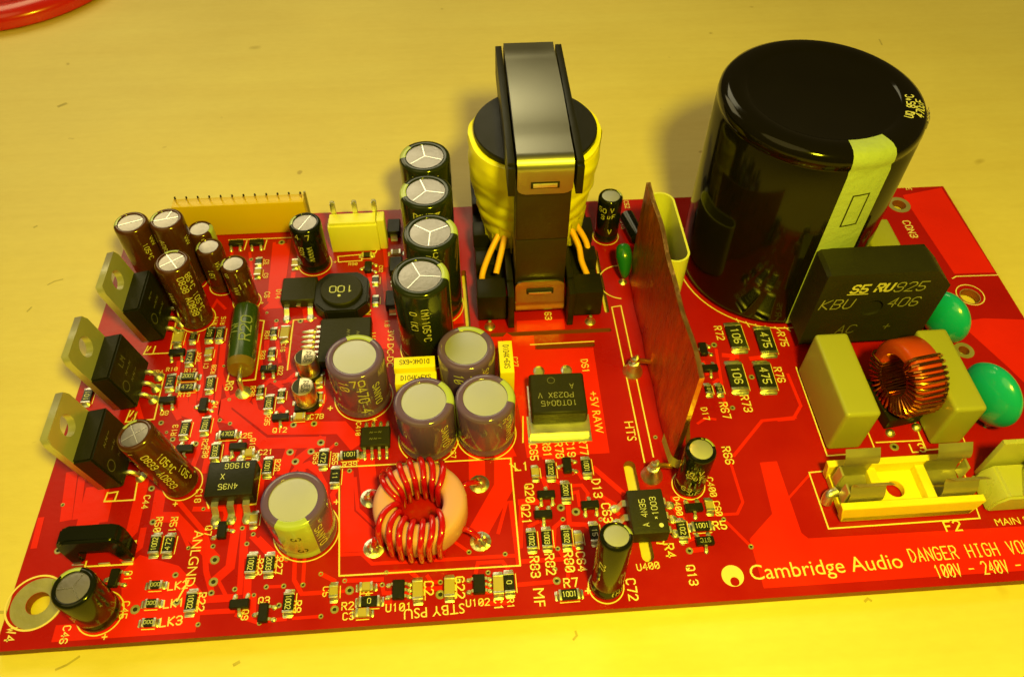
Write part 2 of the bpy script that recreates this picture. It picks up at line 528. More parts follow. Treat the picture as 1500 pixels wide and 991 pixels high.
# ------------------------------------------------------------------ table and the red dish at its far corner
TZ = -2.0
bm = BM()
box(bm, -700, 900, -300, 1100, TZ - 20, TZ, 0)
table = part('table', bm, M['table'], smooth=False)
table['kind'] = 'structure'
M['scratch'] = mat('dark scuff on the table', (0.48, 0.38, 0.15), 0.7, vary=0.3, nscale=60)
for pts, w in [([(82, 980), (98, 973), (116, 961)], .35), ([(-2, 896), (22, 896)], .5), ([(1267, 880), (1271, 876), (1276, 879)], .4), ([(840, 936), (845, 930), (843, 924)], .35), ([(86, 156), (96, 152)], .9),
               ([(70, 417), (80, 412), (92, 409)], .3), ([(40, 456), (46, 450)], .35), ([(50, 333), (54, 331)], .45), ([(343, 973), (350, 969)], .5), ([(1288, 58), (1292, 66)], .35)]:
    bm = BM()
    ribbon(bm, [(at(*p, TZ).x, at(*p, TZ).y) for p in pts], w, TZ + .02)
    part('scuff', bm, M['scratch'], table, smooth=False)

# ------------------------------------------------------------------ the circuit board
BW, BD, BT = 182.2, 92.0, 1.6
board = thing('circuit_board', 'red printed circuit board lying on the pale yellow table', 'circuit board', (0, 0, 0))
def xy(px, py):
    v = at(px, py)
    return (v.x, v.y)
HOLES = [slot(at(922, 682), at(949, 814), 2.0),            # isolation slot under the small optocoupler
         slot(at(679, 398), at(686, 476), 0.95), slot(at(722, 490.5), at(892, 483), 0.95), slot(at(872, 368), at(889, 455), 0.95),
         slot(at(788, 508.5), at(868, 504.5), 0.9),
         circle(*xy(56, 883), 1.75), circle(*xy(1421, 434), 1.9), circle(*xy(1412, 513), 1.0), circle(*xy(1317, 300), 1.5)]
me = outline([(0, 0), (BW, 0), (BW, BD), (0, BD)], HOLES, -BT, 0)
me.materials.append(M['mask'])
me.materials.append(M['edge'])
for p in me.polygons:
    p.material_index = 1 if abs(p.normal.z) < 0.5 else 0
link('laminate', me, board)

TR = 0.025
def trace(pts, w, z=TR):
    bm = BM()
    ribbon(bm, [xy(*p) for p in pts], w, z)
    part('copper_trace', bm, M['trace'], board, smooth=False)
def pour(pts, z=TR * 0.6):
    bm = BM()
    bm.faces.new([bm.verts.new((*xy(*p), z)) for p in pts])
    part('copper_pour', bm, M['trace'], board, smooth=False)

TRACES = [
    ([(352, 580), (331, 590), (329, 603), (386, 649), (470, 647)], 2.3), ([(359, 580), (352, 592), (398, 627), (500, 626), (519, 648)], 2.7),
    ([(268, 582), (268, 602), (287, 609), (284, 648)], 1.9), ([(283.5, 575), (281, 598)], 1.4), ([(254, 598), (262, 612)], 1.0),
    ([(327, 505), (318, 596), (300, 690)], 1.1), ([(105, 695), (97, 757)], 1.9), ([(140, 722), (128, 770)], 3.6), ([(158, 733), (152, 760)], 1.5),
    ([(212, 697), (194, 776), (181, 790)], 1.9), ([(235, 722), (229, 757), (256, 757), (312, 816)], 1.9),
    ([(345, 776), (337, 830), (314, 850)], 1.5), ([(357, 772), (351, 868)], 0.9), ([(361, 797), (360, 816)], 0.6), ([(370, 786), (391, 808)], 0.9),
    ([(391, 859), (415, 858)], 0.5), ([(432, 818), (431, 849), (442, 869), (476, 867)], 0.7), ([(446, 819), (444, 854)], 0.6),
    ([(290, 878), (338, 875)], 1.2), ([(284, 897), (342, 894)], 0.8), ([(291, 896), (289.5, 913)], 0.5), ([(363, 846), (362, 874)], 1.2), ([(372, 872), (370, 902)], 0.9),
    ([(395, 908), (418, 906)], 0.6), ([(490, 890), (489, 880)], 0.5), ([(498, 866), (511, 864)], 0.5), ([(300, 805), (302, 836), (310, 866)], 0.9),
    ([(536, 672), (541, 716)], 2.9), ([(701, 778), (738, 712), (738, 668)], 3.3), ([(698, 664), (699, 696)], 2.8), ([(500, 812), (530, 810.5), (545, 825), (756, 813)], 0.6),
    ([(748, 735), (760, 826)], 0.8), ([(664, 792), (686, 807)], 0.5), ([(697, 838), (700, 824), (736, 822), (744, 832)], 0.6), ([(626, 843), (632, 852), (643, 852)], 0.6),
    ([(870, 685), (913, 722)], 0.9), ([(882, 727), (903, 740)], 0.7), ([(762, 735), (790, 734)], 1.1), ([(797, 668), (820, 668)], 1.2), ([(762, 822), (830, 818)], 0.7),
    ([(764, 733), (762, 800)], 0.8), ([(838, 711), (852, 710), (861, 722), (860, 732)], 0.6), ([(838, 722), (846, 720), (849, 740)], 0.6), ([(832, 738), (834, 767), (858, 768), (866, 774)], 0.8),
    ([(826, 760), (812, 772), (811, 800)], 0.7), ([(818, 803), (833, 828), (832, 846)], 0.6), ([(758, 856), (812, 851)], 0.7), ([(850, 869), (874, 868)], 0.6),
    ([(1071, 680), (1088, 735), (1080, 752), (1047, 754)], 0.5), ([(1075, 667), (1116, 616), (1165, 611)], 0.6), ([(1154, 548), (1173, 594), (1162, 613), (1140, 615)], 0.6),
    ([(1049, 512), (1063, 600)], 0.6), ([(1022, 620), (1034, 612), (1048, 614)], 0.5), ([(1012, 806), (1028, 804)], 0.8), ([(1076, 517), (1072, 527)], 1.0),
    ([(553, 452), (557, 506)], 2.6), ([(564, 448), (569, 510)], 0.8), ([(413, 362), (404, 446)], 3.0), ([(424, 352), (417, 404)], 0.8), ([(402, 356), (394, 440)], 0.7),
    ([(405, 470), (404, 480)], 0.7), ([(391, 500), (390, 512)], 1.0), ([(432, 548), (420, 558), (410, 560)], 0.8), ([(400, 560), (440, 556)], 0.6), ([(386, 565), (396, 556), (412, 566)], 0.9),
    ([(404, 604), (412, 597), (420, 606)], 0.9), ([(466, 602), (474, 584), (470, 560)], 1.2), ([(455, 660), (434, 676)], 1.7), ([(425, 662), (415, 690)], 2.0), ([(440, 685), (452, 680), (466, 690)], 1.3),
    ([(491, 650), (480, 660)], 0.5), ([(322, 616), (340, 620)], 0.5), ([(312, 632), (306, 676)], 1.0), ([(370, 660), (388, 700)], 0.9), ([(352, 740), (346, 780)], 1.1), ([(340, 722), (330, 760)], 0.8),
    ([(388, 452), (395, 446), (405, 438)], 0.9), ([(300, 470), (318, 440), (330, 452)], 0.6), ([(430, 690), (470, 640)], 0.8), ([(493, 715), (487, 724), (490, 735)], 0.9),
    ([(280, 690), (298, 640), (296, 606)], 0.9), ([(205, 860), (230, 850)], 0.5), ([(175, 876), (214, 866)], 0.5), ([(1190, 690), (1150, 735)], 0.4), ([(655, 300), (672, 470)], 2.0), ([(742, 492), (775, 512), (779, 530)], 1.4),
]
for i, (p, w) in enumerate(TRACES):
    trace(p, w, TR + 0.004 * (i % 5))
for p, w in [([(120, 700), (112, 757)], 1.2), ([(172, 640), (160, 690), (150, 730)], 1.6), ([(240, 640), (232, 700)], .9), ([(262, 735), (300, 780), (306, 800)], .8), ([(200, 590), (215, 640)], .9), ([(285, 745), (330, 745), (336, 770)], .9),
             ([(445, 690), (428, 676), (404, 676)], .8), ([(384, 700), (380, 740), (372, 775)], .9), ([(380, 790), (402, 812), (420, 818)], 1.1), ([(405, 780), (418, 800)], .8), ([(470, 840), (490, 850)], .7), ([(505, 850), (560, 848)], .7),
             ([(566, 838), (600, 836), (612, 846)], .7), ([(590, 866), (604, 866)], .9), ([(620, 862), (645, 861)], .7), ([(690, 846), (716, 860)], .6), ([(706, 884), (745, 882)], .7), ([(705, 866), (722, 866)], .8), ([(540, 856), (560, 856), (562, 868), (574, 868)], .6),
             ([(548, 884), (572, 882)], .7), ([(520, 700), (524, 745), (548, 768)], .6), ([(560, 690), (575, 700)], .8), ([(730, 780), (742, 735)], .6), ([(795, 700), (800, 712)], .8), ([(806, 700), (822, 708)], .6), ([(846, 690), (852, 700)], .6),
             ([(795, 765), (798, 776)], .8), ([(775, 770), (788, 764)], .6), ([(838, 800), (848, 808)], .6), ([(890, 735), (906, 752)], .7), ([(880, 760), (902, 766)], .7), ([(985, 740), (1000, 760)], .8), ([(1000, 795), (1016, 788)], .6),
             ([(1046, 560), (1052, 556)], .7), ([(1030, 530), (1036, 548)], .7), ([(985, 730), (1010, 730)], .9), ([(1060, 520), (1080, 522)], 1.0), ([(1100, 525), (1118, 523)], 1.0), ([(1060, 760), (1100, 800)], .5),
             ([(270, 500), (272, 530)], .7), ([(262, 530), (258, 560)], .8), ([(290, 500), (296, 560), (292, 585)], .8), ([(318, 500), (312, 545)], .7), ([(322, 540), (336, 585)], .7), ([(310, 575), (308, 600), (318, 630)], .8),
             ([(360, 600), (380, 605), (388, 600)], .7), ([(372, 585), (376, 600)], .7), ([(406, 500), (410, 530)], .7), ([(380, 490), (382, 540)], .9), ([(420, 510), (424, 540)], .7), ([(430, 560), (436, 590)], .8), ([(345, 620), (352, 640)], .7),
             ([(330, 680), (334, 640)], .7), ([(400, 700), (410, 720)], .8), ([(466, 690), (476, 710), (480, 760)], .9), ([(350, 380), (356, 440)], .8), ([(366, 370), (372, 430)], .6), ([(430, 400), (424, 440)], .9), ([(340, 370), (334, 400)], .7),
             ([(500, 470), (502, 462)], .8), ([(562, 400), (566, 440)], .9), ([(540, 400), (548, 430)], .8), ([(560, 330), (566, 390)], .8), ([(430, 470), (410, 480)], .7), ([(450, 455), (452, 468)], 1.8), ([(700, 500), (722, 510), (724, 560)], 1.2),
             ([(60, 760), (50, 800)], 1.0), ([(210, 775), (205, 800), (180, 820)], 1.0), ([(265, 775), (276, 800)], .6), ([(320, 850), (330, 870)], .6), ([(346, 900), (380, 912)], .6), ([(430, 905), (470, 902)], .5), ([(160, 800), (200, 798)], .7)]:
    TRACES.append((p, w))
    trace(p, w, TR + 0.003 * (len(TRACES) % 11))
POURS = [
    [(735, 493), (782, 491), (784, 512), (869, 509), (893, 663), (772, 670), (760, 600)],
    [(1113, 677), (1138, 675), (1174, 780), (1184, 788), (1500, 770), (1720, 756), (1720, 826), (1500, 835), (1119, 861), (1098, 789), (1131, 752)],
    [(178, 838), (205, 812), (262, 828), (298, 868), (286, 925), (75, 940), (82, 915), (178, 908)],
    [(500, 690), (518, 689), (519, 748), (549, 776), (546, 806), (498, 809)],
    [(1322, 286), (1379, 275), (1458, 399), (1398, 401), (1348, 326)],
    [(1404, 472), (1440, 466), (1500, 468), (1560, 560), (1500, 560), (1475, 536)],
    [(706, 494), (735, 493), (740, 540), (757, 590), (745, 640), (757, 668), (738, 668), (720, 560)],
    [(757, 470), (826, 467), (828, 482), (757, 486)],
]
for i, p in enumerate(POURS):
    pour(p, 0.010 + 0.002 * i)

# printed lines
SZ = 0.075
silk_n = [0]
def silk(pts, w=0.26, closed=False, px=True, z=None):
    bm = BM()
    silk_n[0] += 1
    ribbon(bm, [xy(*p) for p in pts] if px else pts, w, SZ + 0.004 * (silk_n[0] % 5) if z is None else z, closed)
    part('printed_line', bm, M['silk'], board, smooth=False)
def ring(x, y, r, w=0.24, a0=0, a1=360):
    n = 56
    silk([(x + r * math.cos(math.radians(a0 + (a1 - a0) * i / n)), y + r * math.sin(math.radians(a0 + (a1 - a0) * i / n))) for i in range(n + (a1 - a0 < 359))],
         w, a1 - a0 >= 359, px=False)
for pts, closed in [
    ([(497, 684), (748, 671), (762, 828), (497, 843)], True),
    ([(1185, 692), (1213.5, 774), (1435, 758.7), (1404, 670)], True),
    ([(1166, 538), (1211.5, 667.5), (1283, 662), (1258, 600)], False), ([(1283, 648), (1349, 645), (1338, 612)], False), ([(1340, 622), (1357, 659), (1416, 654), (1402, 622)], False),
    ([(909.5, 448), (957, 669)], False), ([(896, 450), (909, 448)], False), ([(896, 450), (944, 677)], False),
    ([(377, 469), (387, 470), (374, 556), (351, 558)], False), ([(352, 556), (353, 574)], False), ([(337, 542), (333, 558), (340, 560)], False),
    ([(220, 549), (241, 548.5), (226, 614), (184, 618)], False), ([(259, 466), (249, 517), (212, 519)], False), ([(204, 690), (197, 732), (153, 734.5)], False),
    ([(191, 601), (184, 618), (196, 617), (201, 602), (191, 618)], False), ([(217, 507), (210.5, 519), (224, 518.5), (228, 507)], False), ([(158, 721), (153, 734), (168, 733.5), (173, 720), (160, 722)], False),
    ([(196, 602), (190, 610)], False), ([(221, 508), (216, 514)], False), ([(371, 686), (382, 688), (375, 738), (366, 739)], False), ([(303, 735), (306, 744)], False),
    ([(430, 629 - 160), (463, 466)], False), ([(430, 469), (421, 542)], False), ([(189, 793), (199.5, 792), (194, 826), (125, 829.5), (127, 822)], False), ([(194, 806), (186, 812)], False),
    ([(541, 424), (541, 442), (520, 458)], False), ([(424, 448), (466, 445), (484, 460)], False), ([(495, 376), (530, 373), (530, 382), (496, 384)], True), ([(530, 372), (550, 371), (556, 360), (561, 310)], False),
    ([(335, 352), (430, 348)], False), ([(362, 353), (358, 366)], False), ([(391, 352), (387, 366)], False),
    ([(276.6, 849.7), (259.4, 880)], False), ([(766, 648), (766, 610)], False), ([(1395, 408), (1400, 405), (1461, 403)], False), ([(777, 505), (870, 500)], False),
    ([(964, 785), (974, 786), (971, 796), (962, 795)], False), ([(747, 679), (758, 688)], False),
]:
    silk(pts, 0.26, closed)
ring(*xy(1421, 432), 2.75, 0.22)
ring(*xy(51.5, 882), 4.25, 0.3)
ring(*xy(910, 413), 4.6, 0.26, 60, 260)
for i in range(7):                                            # hatched arc beside the big capacitor
    a = math.radians(238 + i * 6)
    silk([(134.3 + 17.9 * math.cos(a), 71 + 17.9 * math.sin(a)), (134.3 + 19.0 * math.cos(a + .05), 71 + 19.0 * math.sin(a + .05))], 0.22, px=False)

# plated mounting holes
def annulus(name, px, py, r0, r1, mt, z=0.03):
    bm = BM()
    x, y = xy(px, py)
    lathe(bm, [(r0, -1.5), (r0, z), (r1, z), (r1, 0.0)], 40, c=(x, y))
    part(name, bm, M[mt], board)
annulus('mounting_pad', 55.5, 883, 1.78, 4.0, 'pad', 0.045)
annulus('mounting_pad', 1421, 434, 1.92, 2.05, 'pad', 0.05)
annulus('mounting_pad', 1412, 513, 1.03, 1.9, 'pad', 0.05)
annulus('mounting_pad', 1317, 300, 1.53, 2.5, 'pad', 0.05)

# vias
def via_build(r):
    def f(bm):
        lathe(bm, [(r * 0.46, 0.045), (r * 0.62, 0.085), (r * 0.92, 0.075), (r, 0.0)], 18)
    return f
def via_hole(r):
    def f(bm):
        disc(bm, r * 0.5, 0.043, 14)
    return f
VIAS = [(236, 619, .5), (244, 633, .3), (253, 643, .5), (286.6, 649.6, .55), (405, 469.7, .45), (391, 458, .3), (402.7, 558.6, .3), (430, 622, .62), (460, 620.5, .6), (470, 648, .68),
        (425, 662, .68), (455.7, 661, .65), (432.7, 675.7, .68), (492.6, 650, .35), (85, 806, .6), (257, 841.6, .5), (198, 892, .75), (290, 914, .4), (314.6, 819.4, .75), (312.6, 851.7, .75), (259, 881, .6),
        (309.6, 867.8, .5), (344, 862.4, .42), (361.6, 796, .42), (390, 859, .42), (415.6, 857.7, .42), (443.8, 856, .42), (372, 871, .35), (512, 864, .7), (490, 892, .65), (312, 799.6, .42), (408.5, 886, .45),
        (560, 856, .42), (645, 852, .42), (672.6, 849.7, .42), (715, 838, .42), (740, 811, .42), (687, 808, .42), (821.7, 743, .68), (843.7, 749, .72), (824.6, 760, .42), (817, 803, .42), (815.7, 850, .65), (812.7, 833, .42),
        (1010, 806, .6), (1046, 505, .6), (1101, 552, .55), (1073, 597, .5), (412.6, 355, .7), (92, 739, .35), (224, 764, .55), (222, 715, .55), (355, 773, .42), (371, 782, .4), (322, 615, .4), (337, 620, .4), (1310, 654, .8),
        (512, 689, .45), (328, 536, .3), (645, 870, .75), (368, 380, .45), (440, 470, .55), (150, 690, .4), (205, 640, .4), (298, 745, .35), (420, 818, .4), (470, 840, .4), (505, 850, .4), (566, 838, .38), (880, 760, .42), (1000, 795, .4), (1060, 760, .4), (262, 560, .35), (336, 585, .35), (436, 592, .4), (480, 762, .42), (356, 442, .35), (424, 442, .35), (160, 800, .42), (276, 802, .35), (470, 902, .4), (380, 912, .38), (1100, 800, .45), (960, 640, .4)]
for x, y, r in VIAS:
    g = xy(x, y)
    v = link('via', cached(('via', r), via_build(r), M['pad']), board, (g[0], g[1], 0))
    link('via_hole', cached(('viah', r), via_hole(r), M['hole']), v)

# printed lettering
def word(text, px, py, h, rot=0, t=None, width=0.62, gap=0.30, align='c', name='printed_lettering'):
    bm = BM()
    x, y = xy(px, py)
    strokes(bm, text, h, t or h * 0.16, flat_f(x, y, SZ + 0.022, math.radians(rot)), width, gap, align)
    return part(name, bm, M['silk'], board, smooth=False)
def typed(text, px, py, h, rot=0, sx=1.0, bold=0.0, align='CENTER', name='printed_lettering'):
    """proportional lettering, turned into a mesh"""
    cu = bpy.data.curves.new('lettering', 'FONT')
    cu.body = text
    cu.size = h * 1.38 * S
    cu.align_x = align
    cu.align_y = 'CENTER'
    cu.resolution_u = 3
    cu.offset = bold * S
    o = bpy.data.objects.new('lettering', cu)
    scene.collection.objects.link(o)
    me = bpy.data.meshes.new_from_object(o.evaluated_get(bpy.context.evaluated_depsgraph_get()))
    bpy.data.objects.remove(o)
    me.transform(Matrix.Diagonal((sx, 1, 1, 1)))
    me.materials.clear()
    me.materials.append(M['silk'])
    x, y = xy(px, py)
    return link(name, me, board, (x, y, SZ + 0.025), (0, 0, math.radians(rot)))
V = -90
WORDS = [('R14', 316, 470, 1.0, 90), ('R15', 327, 470, 1.0, 90), ('R24', 291, 523, 1.0, 90), ('C11', 302.5, 533, 1.0, 90), ('R1#', 252, 541, 1.0, 0), ('R12', 279, 543, 1.0, 0), ('R19', 270, 578, 1.1, 0), ('R2#', 313, 541, 1.0, 90),
         ('TR4', 231, 545, 1.0, 0), ('Q8', 241, 605, 1.1, 0), ('Q4', 315, 593, 1.1, V), ('R13', 256, 630, 1.1, 90), ('R21', 300, 651, 1.1, V), ('R34', 391, 491, 1.0, V), ('R33', 385, 520, 1.0, V), ('C16', 415, 509, 1.0, V), ('Q22', 411, 543, 1.0, V),
         ('R36', 370, 573, 1.1, V), ('R35', 392, 615, 1.1, V), ('Q12', 410, 630, 1.2, 0), ('C7B', 464, 610, 1.2, 0), ('C21', 389, 662, 1.2, 0), ('R25', 359, 638, 1.2, 0), ('R3#', 301.5, 662, 1.1, V), ('Q16', 370, 650, 1.1, V), ('R28', 406.5, 681, 1.1, V),
         ('Q7', 305.5, 777, 1.3, V), ('R53', 463, 671, 1.1, V), ('R55', 491, 672, 1.1, V), ('R39', 512.5, 680, 1.2, 0), ('R5#', 232, 768, 1.3, V), ('R51', 254, 768, 1.3, V), ('Q1', 188, 843, 1.2, V), ('LK2', 261, 857, 1.5, 3), ('LK1', 255, 883, 1.5, 3),
         ('LK3', 251, 909.5, 1.6, 3), ('R22', 295, 881, 1.4, V), ('C45', 182.7, 893, 1.3, V), ('C46', 96, 929, 1.3, V), ('W4', 16, 929, 1.6, V), ('R23', 380, 830, 1.3, V), ('R27', 408.5, 828, 1.4, V), ('Q9', 359, 900, 1.2, V), ('Q3', 387, 879, 1.3, 0),
         ('R9', 435.7, 888, 1.4, V), ('C5', 478, 866, 1.2, V), ('C4', 534.7, 870, 1.2, 0), ('R2', 509.5, 887, 1.4, 0), ('C3', 510.5, 902, 1.3, 0), ('U1#1', 584, 889, 1.4, 0), ('C2', 628, 861, 1.7, V), ('G22', 673.6, 860, 1.7, V), ('U1#2', 700, 882, 1.3, 0),
         ('C1', 730, 884, 1.5, V), ('R1', 748, 883, 1.2, V), ('R83', 783.7, 830, 1.7, V), ('R82', 806, 826, 1.7, V), ('R8#', 833.5, 822, 1.7, V), ('C64', 851.5, 822, 1.6, V), ('R7', 836, 853, 1.7, 0), ('C72', 925.7, 863, 1.7, V), ('U4##', 949, 829, 1.3, 3),
         ('R4', 981, 806, 1.8, V), ('Q13', 1013.6, 842, 1.6, V), ('R5', 1054, 769, 1.7, 0), ('D4##', 993, 741, 1.2, V), ('C6#', 1051, 744.5, 1.3, V), ('C4##', 1042, 713, 1.3, V), ('R66', 1066, 667, 1.7, V), ('C65', 781.8, 662, 1.6, V), ('R81', 801, 657, 1.6, V),
         ('R78', 819, 659, 1.6, V), ('C19', 836, 657, 1.6, V), ('R77', 854.5, 654, 1.6, V), ('Q2#', 775.7, 722, 1.7, V), ('Q21', 770.7, 753, 1.7, V), ('D13', 874.5, 715, 1.7, V), ('C63', 889, 751, 1.7, V), ('R72', 1053.5, 488, 1.7, V), ('R75', 1146.5, 497, 1.7, V),
         ('R76', 1141.7, 549, 1.7, V), ('R73', 1093, 591, 1.8, V), ('R67', 1062, 601, 1.7, V), ('D17', 1033, 606, 1.3, V), ('DS1', 857, 536, 1.5, V), ('L3', 1344, 656, 2.0, 0), ('F2', 1395, 770, 2.1, 0), ('C44', 214, 735, 1.2, V), ('C18', 291, 726, 1.2, V),
         ('C8', 391, 384, 1.0, V), ('C9', 389.6, 404, 1.0, V), ('C6', 391.4, 432, 1.2, V), ('D14', 408, 431, 1.2, V), ('L1', 764, 683, 1.8, 0), ('R9#', 517, 387, 0.9, 0), ('63', 803, 463, 1.5, V), ('R6', 336, 565, 1.6, V),
         ('U1', 545, 494, 1.6, V), ('2', 540, 457, 1.6, 0), ('+', 493, 735, 1.5, 0), ('+', 153.5, 932.4, 1.4, 0), ('+', 257, 738, 1.4, 0), ('+', 484, 598, 1.6, 0), ('+', 861, 865, 1.6, 0), ('+', 384, 444, 1.0, 0), ('+', 491, 384, 1.0, 0), ('+', 549, 615, 1.3, 0),
         ('C41#', 525, 628, 1.0, V), ('C67', 664, 663, 1.0, V), ('C27', 755, 530, 1.1, V), ('E', 1331, 277, 1.4, V), ('CON3', 1333, 336, 1.9, V), ('R95', 571, 440, 0.9, V), ('C92', 558, 394, 0.9, V), ('D15', 913, 330, 1.2, V), ('C52', 918, 300, 1.2, V)]
for wd in WORDS:
    word(wd[0], wd[1], wd[2], wd[3] * 0.80, wd[4], wd[3] * 0.80 * 0.17)
for wd in [('STBY PSU', 636, 894, 1.9, 182), ('MF', 788.7, 874, 2.1, V), ('+5V RAW', 872.5, 603, 1.8, V), ('3V3 DC-DC', 571.5, 510, 1.5, V), ('HTS', 922.5, 631, 2.0, V), ('ANLGND', 284, 817, 1.9, V), ('MAIN SW', 1489, 763, 1.5, 1), ('1.8', 567, 474, 1.3, V)]:
    typed(wd[0], wd[1], wd[2], wd[3] * 0.86, wd[4])
word('DANGER HIGH VOLTAGE', 1332, 813.5, 2.1, 0.6, 0.21, 0.43, 0.22, 'l')
word('1##V - 24#V - T', 1370, 837, 2.0, 0.6, 0.2, 0.36, 0.19, 'l')
typed('Cambridge Audio', 1097, 840, 2.55, 0.8, 0.99, 0.0, 'LEFT')
bm = BM()                                                     # round emblem in front of the name: a disc with a small round notch
x, y = xy(1073, 843)
cpt = circle(x, y, 1.75, 40)
me = outline(cpt, [circle(x + .12, y - .95, .72, 20)], SZ + .02, SZ + .035)
me.materials.append(M['silk'])
link('printed_emblem', me, board)
# ------------------------------------------------------------------ electrolytic capacitors
def electrolytic(name, label, x, y, D, h, sleeve, top='alu', vent=None, stripe=None, swide=60, texts=(), lean=None, group=None, rim=True, z0=0.25, ring_r=None, srows=0, vrot=0.0, ink='label_ink'):
    r = D / 2
    t = thing(name, label, 'capacitor', (x, y, z0), group=group, rot=lean)
    rt = r * 0.74
    prof = [(r - .3, 0), (r - .05, .25), (r, .6), (r, 1.3), (r - .16, 1.7), (r - .16, 1.9), (r, 2.3), (r, h - .75), (r - .06, h - .42), (r - .22, h - .16), (r - .45, h - .04), (rt + .15, h), (rt, h - .06), (rt - .03, h - .2)]
    bm = BM(); lathe(bm, prof, 56)
    part('sleeve', bm, M[sleeve], t, ang=60)
    bm = BM(); lathe(bm, [(rt, h - .22), (rt * .7, h - .17), (0, h - .14)], 40)
    tp = part('can_top', bm, M[top], t)
    if vent:
        lines = {'Y': [(90, 0), (210, 0), (330, 0)], 'I': [(0, 0), (180, 0)], 'X': [(0, 0), (90, 0), (180, 0), (270, 0)], 'K': [(0, 0), (180, 0), (60, .35)]}[vent]
        bm = BM()
        for i, (a, o) in enumerate(lines):
            a = math.radians(a) + vrot
            c, s_ = math.cos(a), math.sin(a)
            ribbon(bm, [(0.05 * c, 0.05 * s_), (rt * .93 * c, rt * .93 * s_)], max(.13, r * .034), h - .105 + .005 * i)
        part('vent_groove', bm, M['vent'], tp, smooth=False)
    if stripe is not None:
        a0 = math.radians(stripe - swide / 2); a1 = math.radians(stripe + swide / 2)
        off = .035
        sp = [(q[0] + off, q[1] + (off if i > 8 else 0)) for i, q in enumerate(prof[2:-1])]
        bm = BM(); lathe(bm, sp, 14, a0, a1)
        st = part('stripe', bm, M['stripe'], t, ang=60)
        if srows:
            bm = BM()
            for k in range(srows):
                strokes(bm, '-', min(1.6, r * .5), .3, wrap_f(r + .06, math.radians(stripe), h * (.8 - .7 * k / srows), 'down'))
            part('stripe_mark', bm, M['dark_ink'], st, smooth=False)
    for tx in texts:
        txt, mode, ang, zc, th = tx[:5]
        bm = BM()
        strokes(bm, txt, th, th * .15, wrap_f(r + .045, math.radians(ang), zc, mode))
        part('lettering', bm, M[tx[5] if len(tx) > 5 else ink], t, smooth=False)
    if ring_r != 0:
        ring(x, y, ring_r or r + .25, .2)
    return t

def top_pos(px, py, h):
    v = at(px, py, h + .25)
    return v.x, v.y

G1 = 'dark green black capacitors in the column beside the transformer'
for (px, py, lab, st, tx, vr) in [
        (622, 228, 'tall dark capacitor at the rear end of the column left of the transformer', 160, (('DLXZ', 'along', -90, 17.6, 1.5),), 0.15),
        (623.5, 279, 'tall dark capacitor second from the rear in the column left of the transformer', 175, (('DLXZ', 'along', -90, 17.6, 1.5),), 0.3),
        (630, 339, 'tall dark capacitor third from the rear in the column, stripe towards the transformer', 15, (('ZXLD', 'flip', 95, 19.0, 1.3), ('C', 'along', -80, 18.9, 1.2), ('1#5', 'along', -90, 16.5, 1.2)), 0.95),
        (615 + 0, 403, 'tall dark capacitor marked 105C at the front of the column', 12, (('(M)105oC', 'down', -84, 12.5, 1.25), ('0 (K)', 'down', -108, 13.2, 1.2), ('LXZ', 'flip', 60, 19.0, 1.2)), 0.4)]:
    x, y = top_pos(px, py, 20)
    electrolytic('electrolytic_capacitor', lab, x, y, 10.0, 20, 'sl_green', 'alu', 'Y', st, 50, tx, group=G1, vrot=vr)

G2 = 'purple capacitors'
for (px, py, h, lab, st, tx) in [
        (519, 521, 12.0, 'purple capacitor marked 470 behind the small eight legged chip', 80, (('470 4', 'down', -78, 5.6, 1.7), ('SANYO', 'down', -48, 6.0, 1.3), ('1#', 'down', -112, 9.6, 1.6), ('70', 'along', -84, 10.5, 1.6))),
        (682.7, 508, 11.5, 'purple capacitor between the yellow film capacitors, farthest of the tight trio', 75, (('470', 'down', -80, 7.4, 1.7), ('1#', 'down', -108, 8.6, 1.6), ('SAN', 'down', -50, 8.4, 1.2))),
        (620.5, 586, 11.5, 'purple capacitor directly behind the red wound toroid', 20, (('SANYO', 'down', -50, 6.2, 1.3), ('470', 'flip', 190, 10.0, 1.4))),
        (710.6, 581, 11.2, 'purple capacitor of the tight trio nearest the square power diode', 15, (('SANYO', 'down', -42, 6.0, 1.2), ('1#', 'flip', 160, 9.6, 1.5), ('20', 'along', -48, 9.8, 1.1))),
        (429, 730, 10.8, 'purple capacitor standing alone left of the toroid outline, pale stripe in front', -88, (('G', 'down', -88, 7.2, 1.4, 'dark_ink'), ('G', 'down', -84, 3.2, 1.4, 'dark_ink'), ('SANYO', 'down', -45, 5.4, 1.3), ('5', 'along', -150, 9.8, 1.3)))]:
    x, y = top_pos(px, py, h)
    electrolytic('electrolytic_capacitor', lab, x, y, 10.0, h, 'sl_purple', 'alu_white', None, st, 62, tx, group=G2)

def lean_to(base, top, length):
    d = Vector(top) - Vector(base)
    return Vector((0, 0, 1)).rotation_difference(d).to_euler()

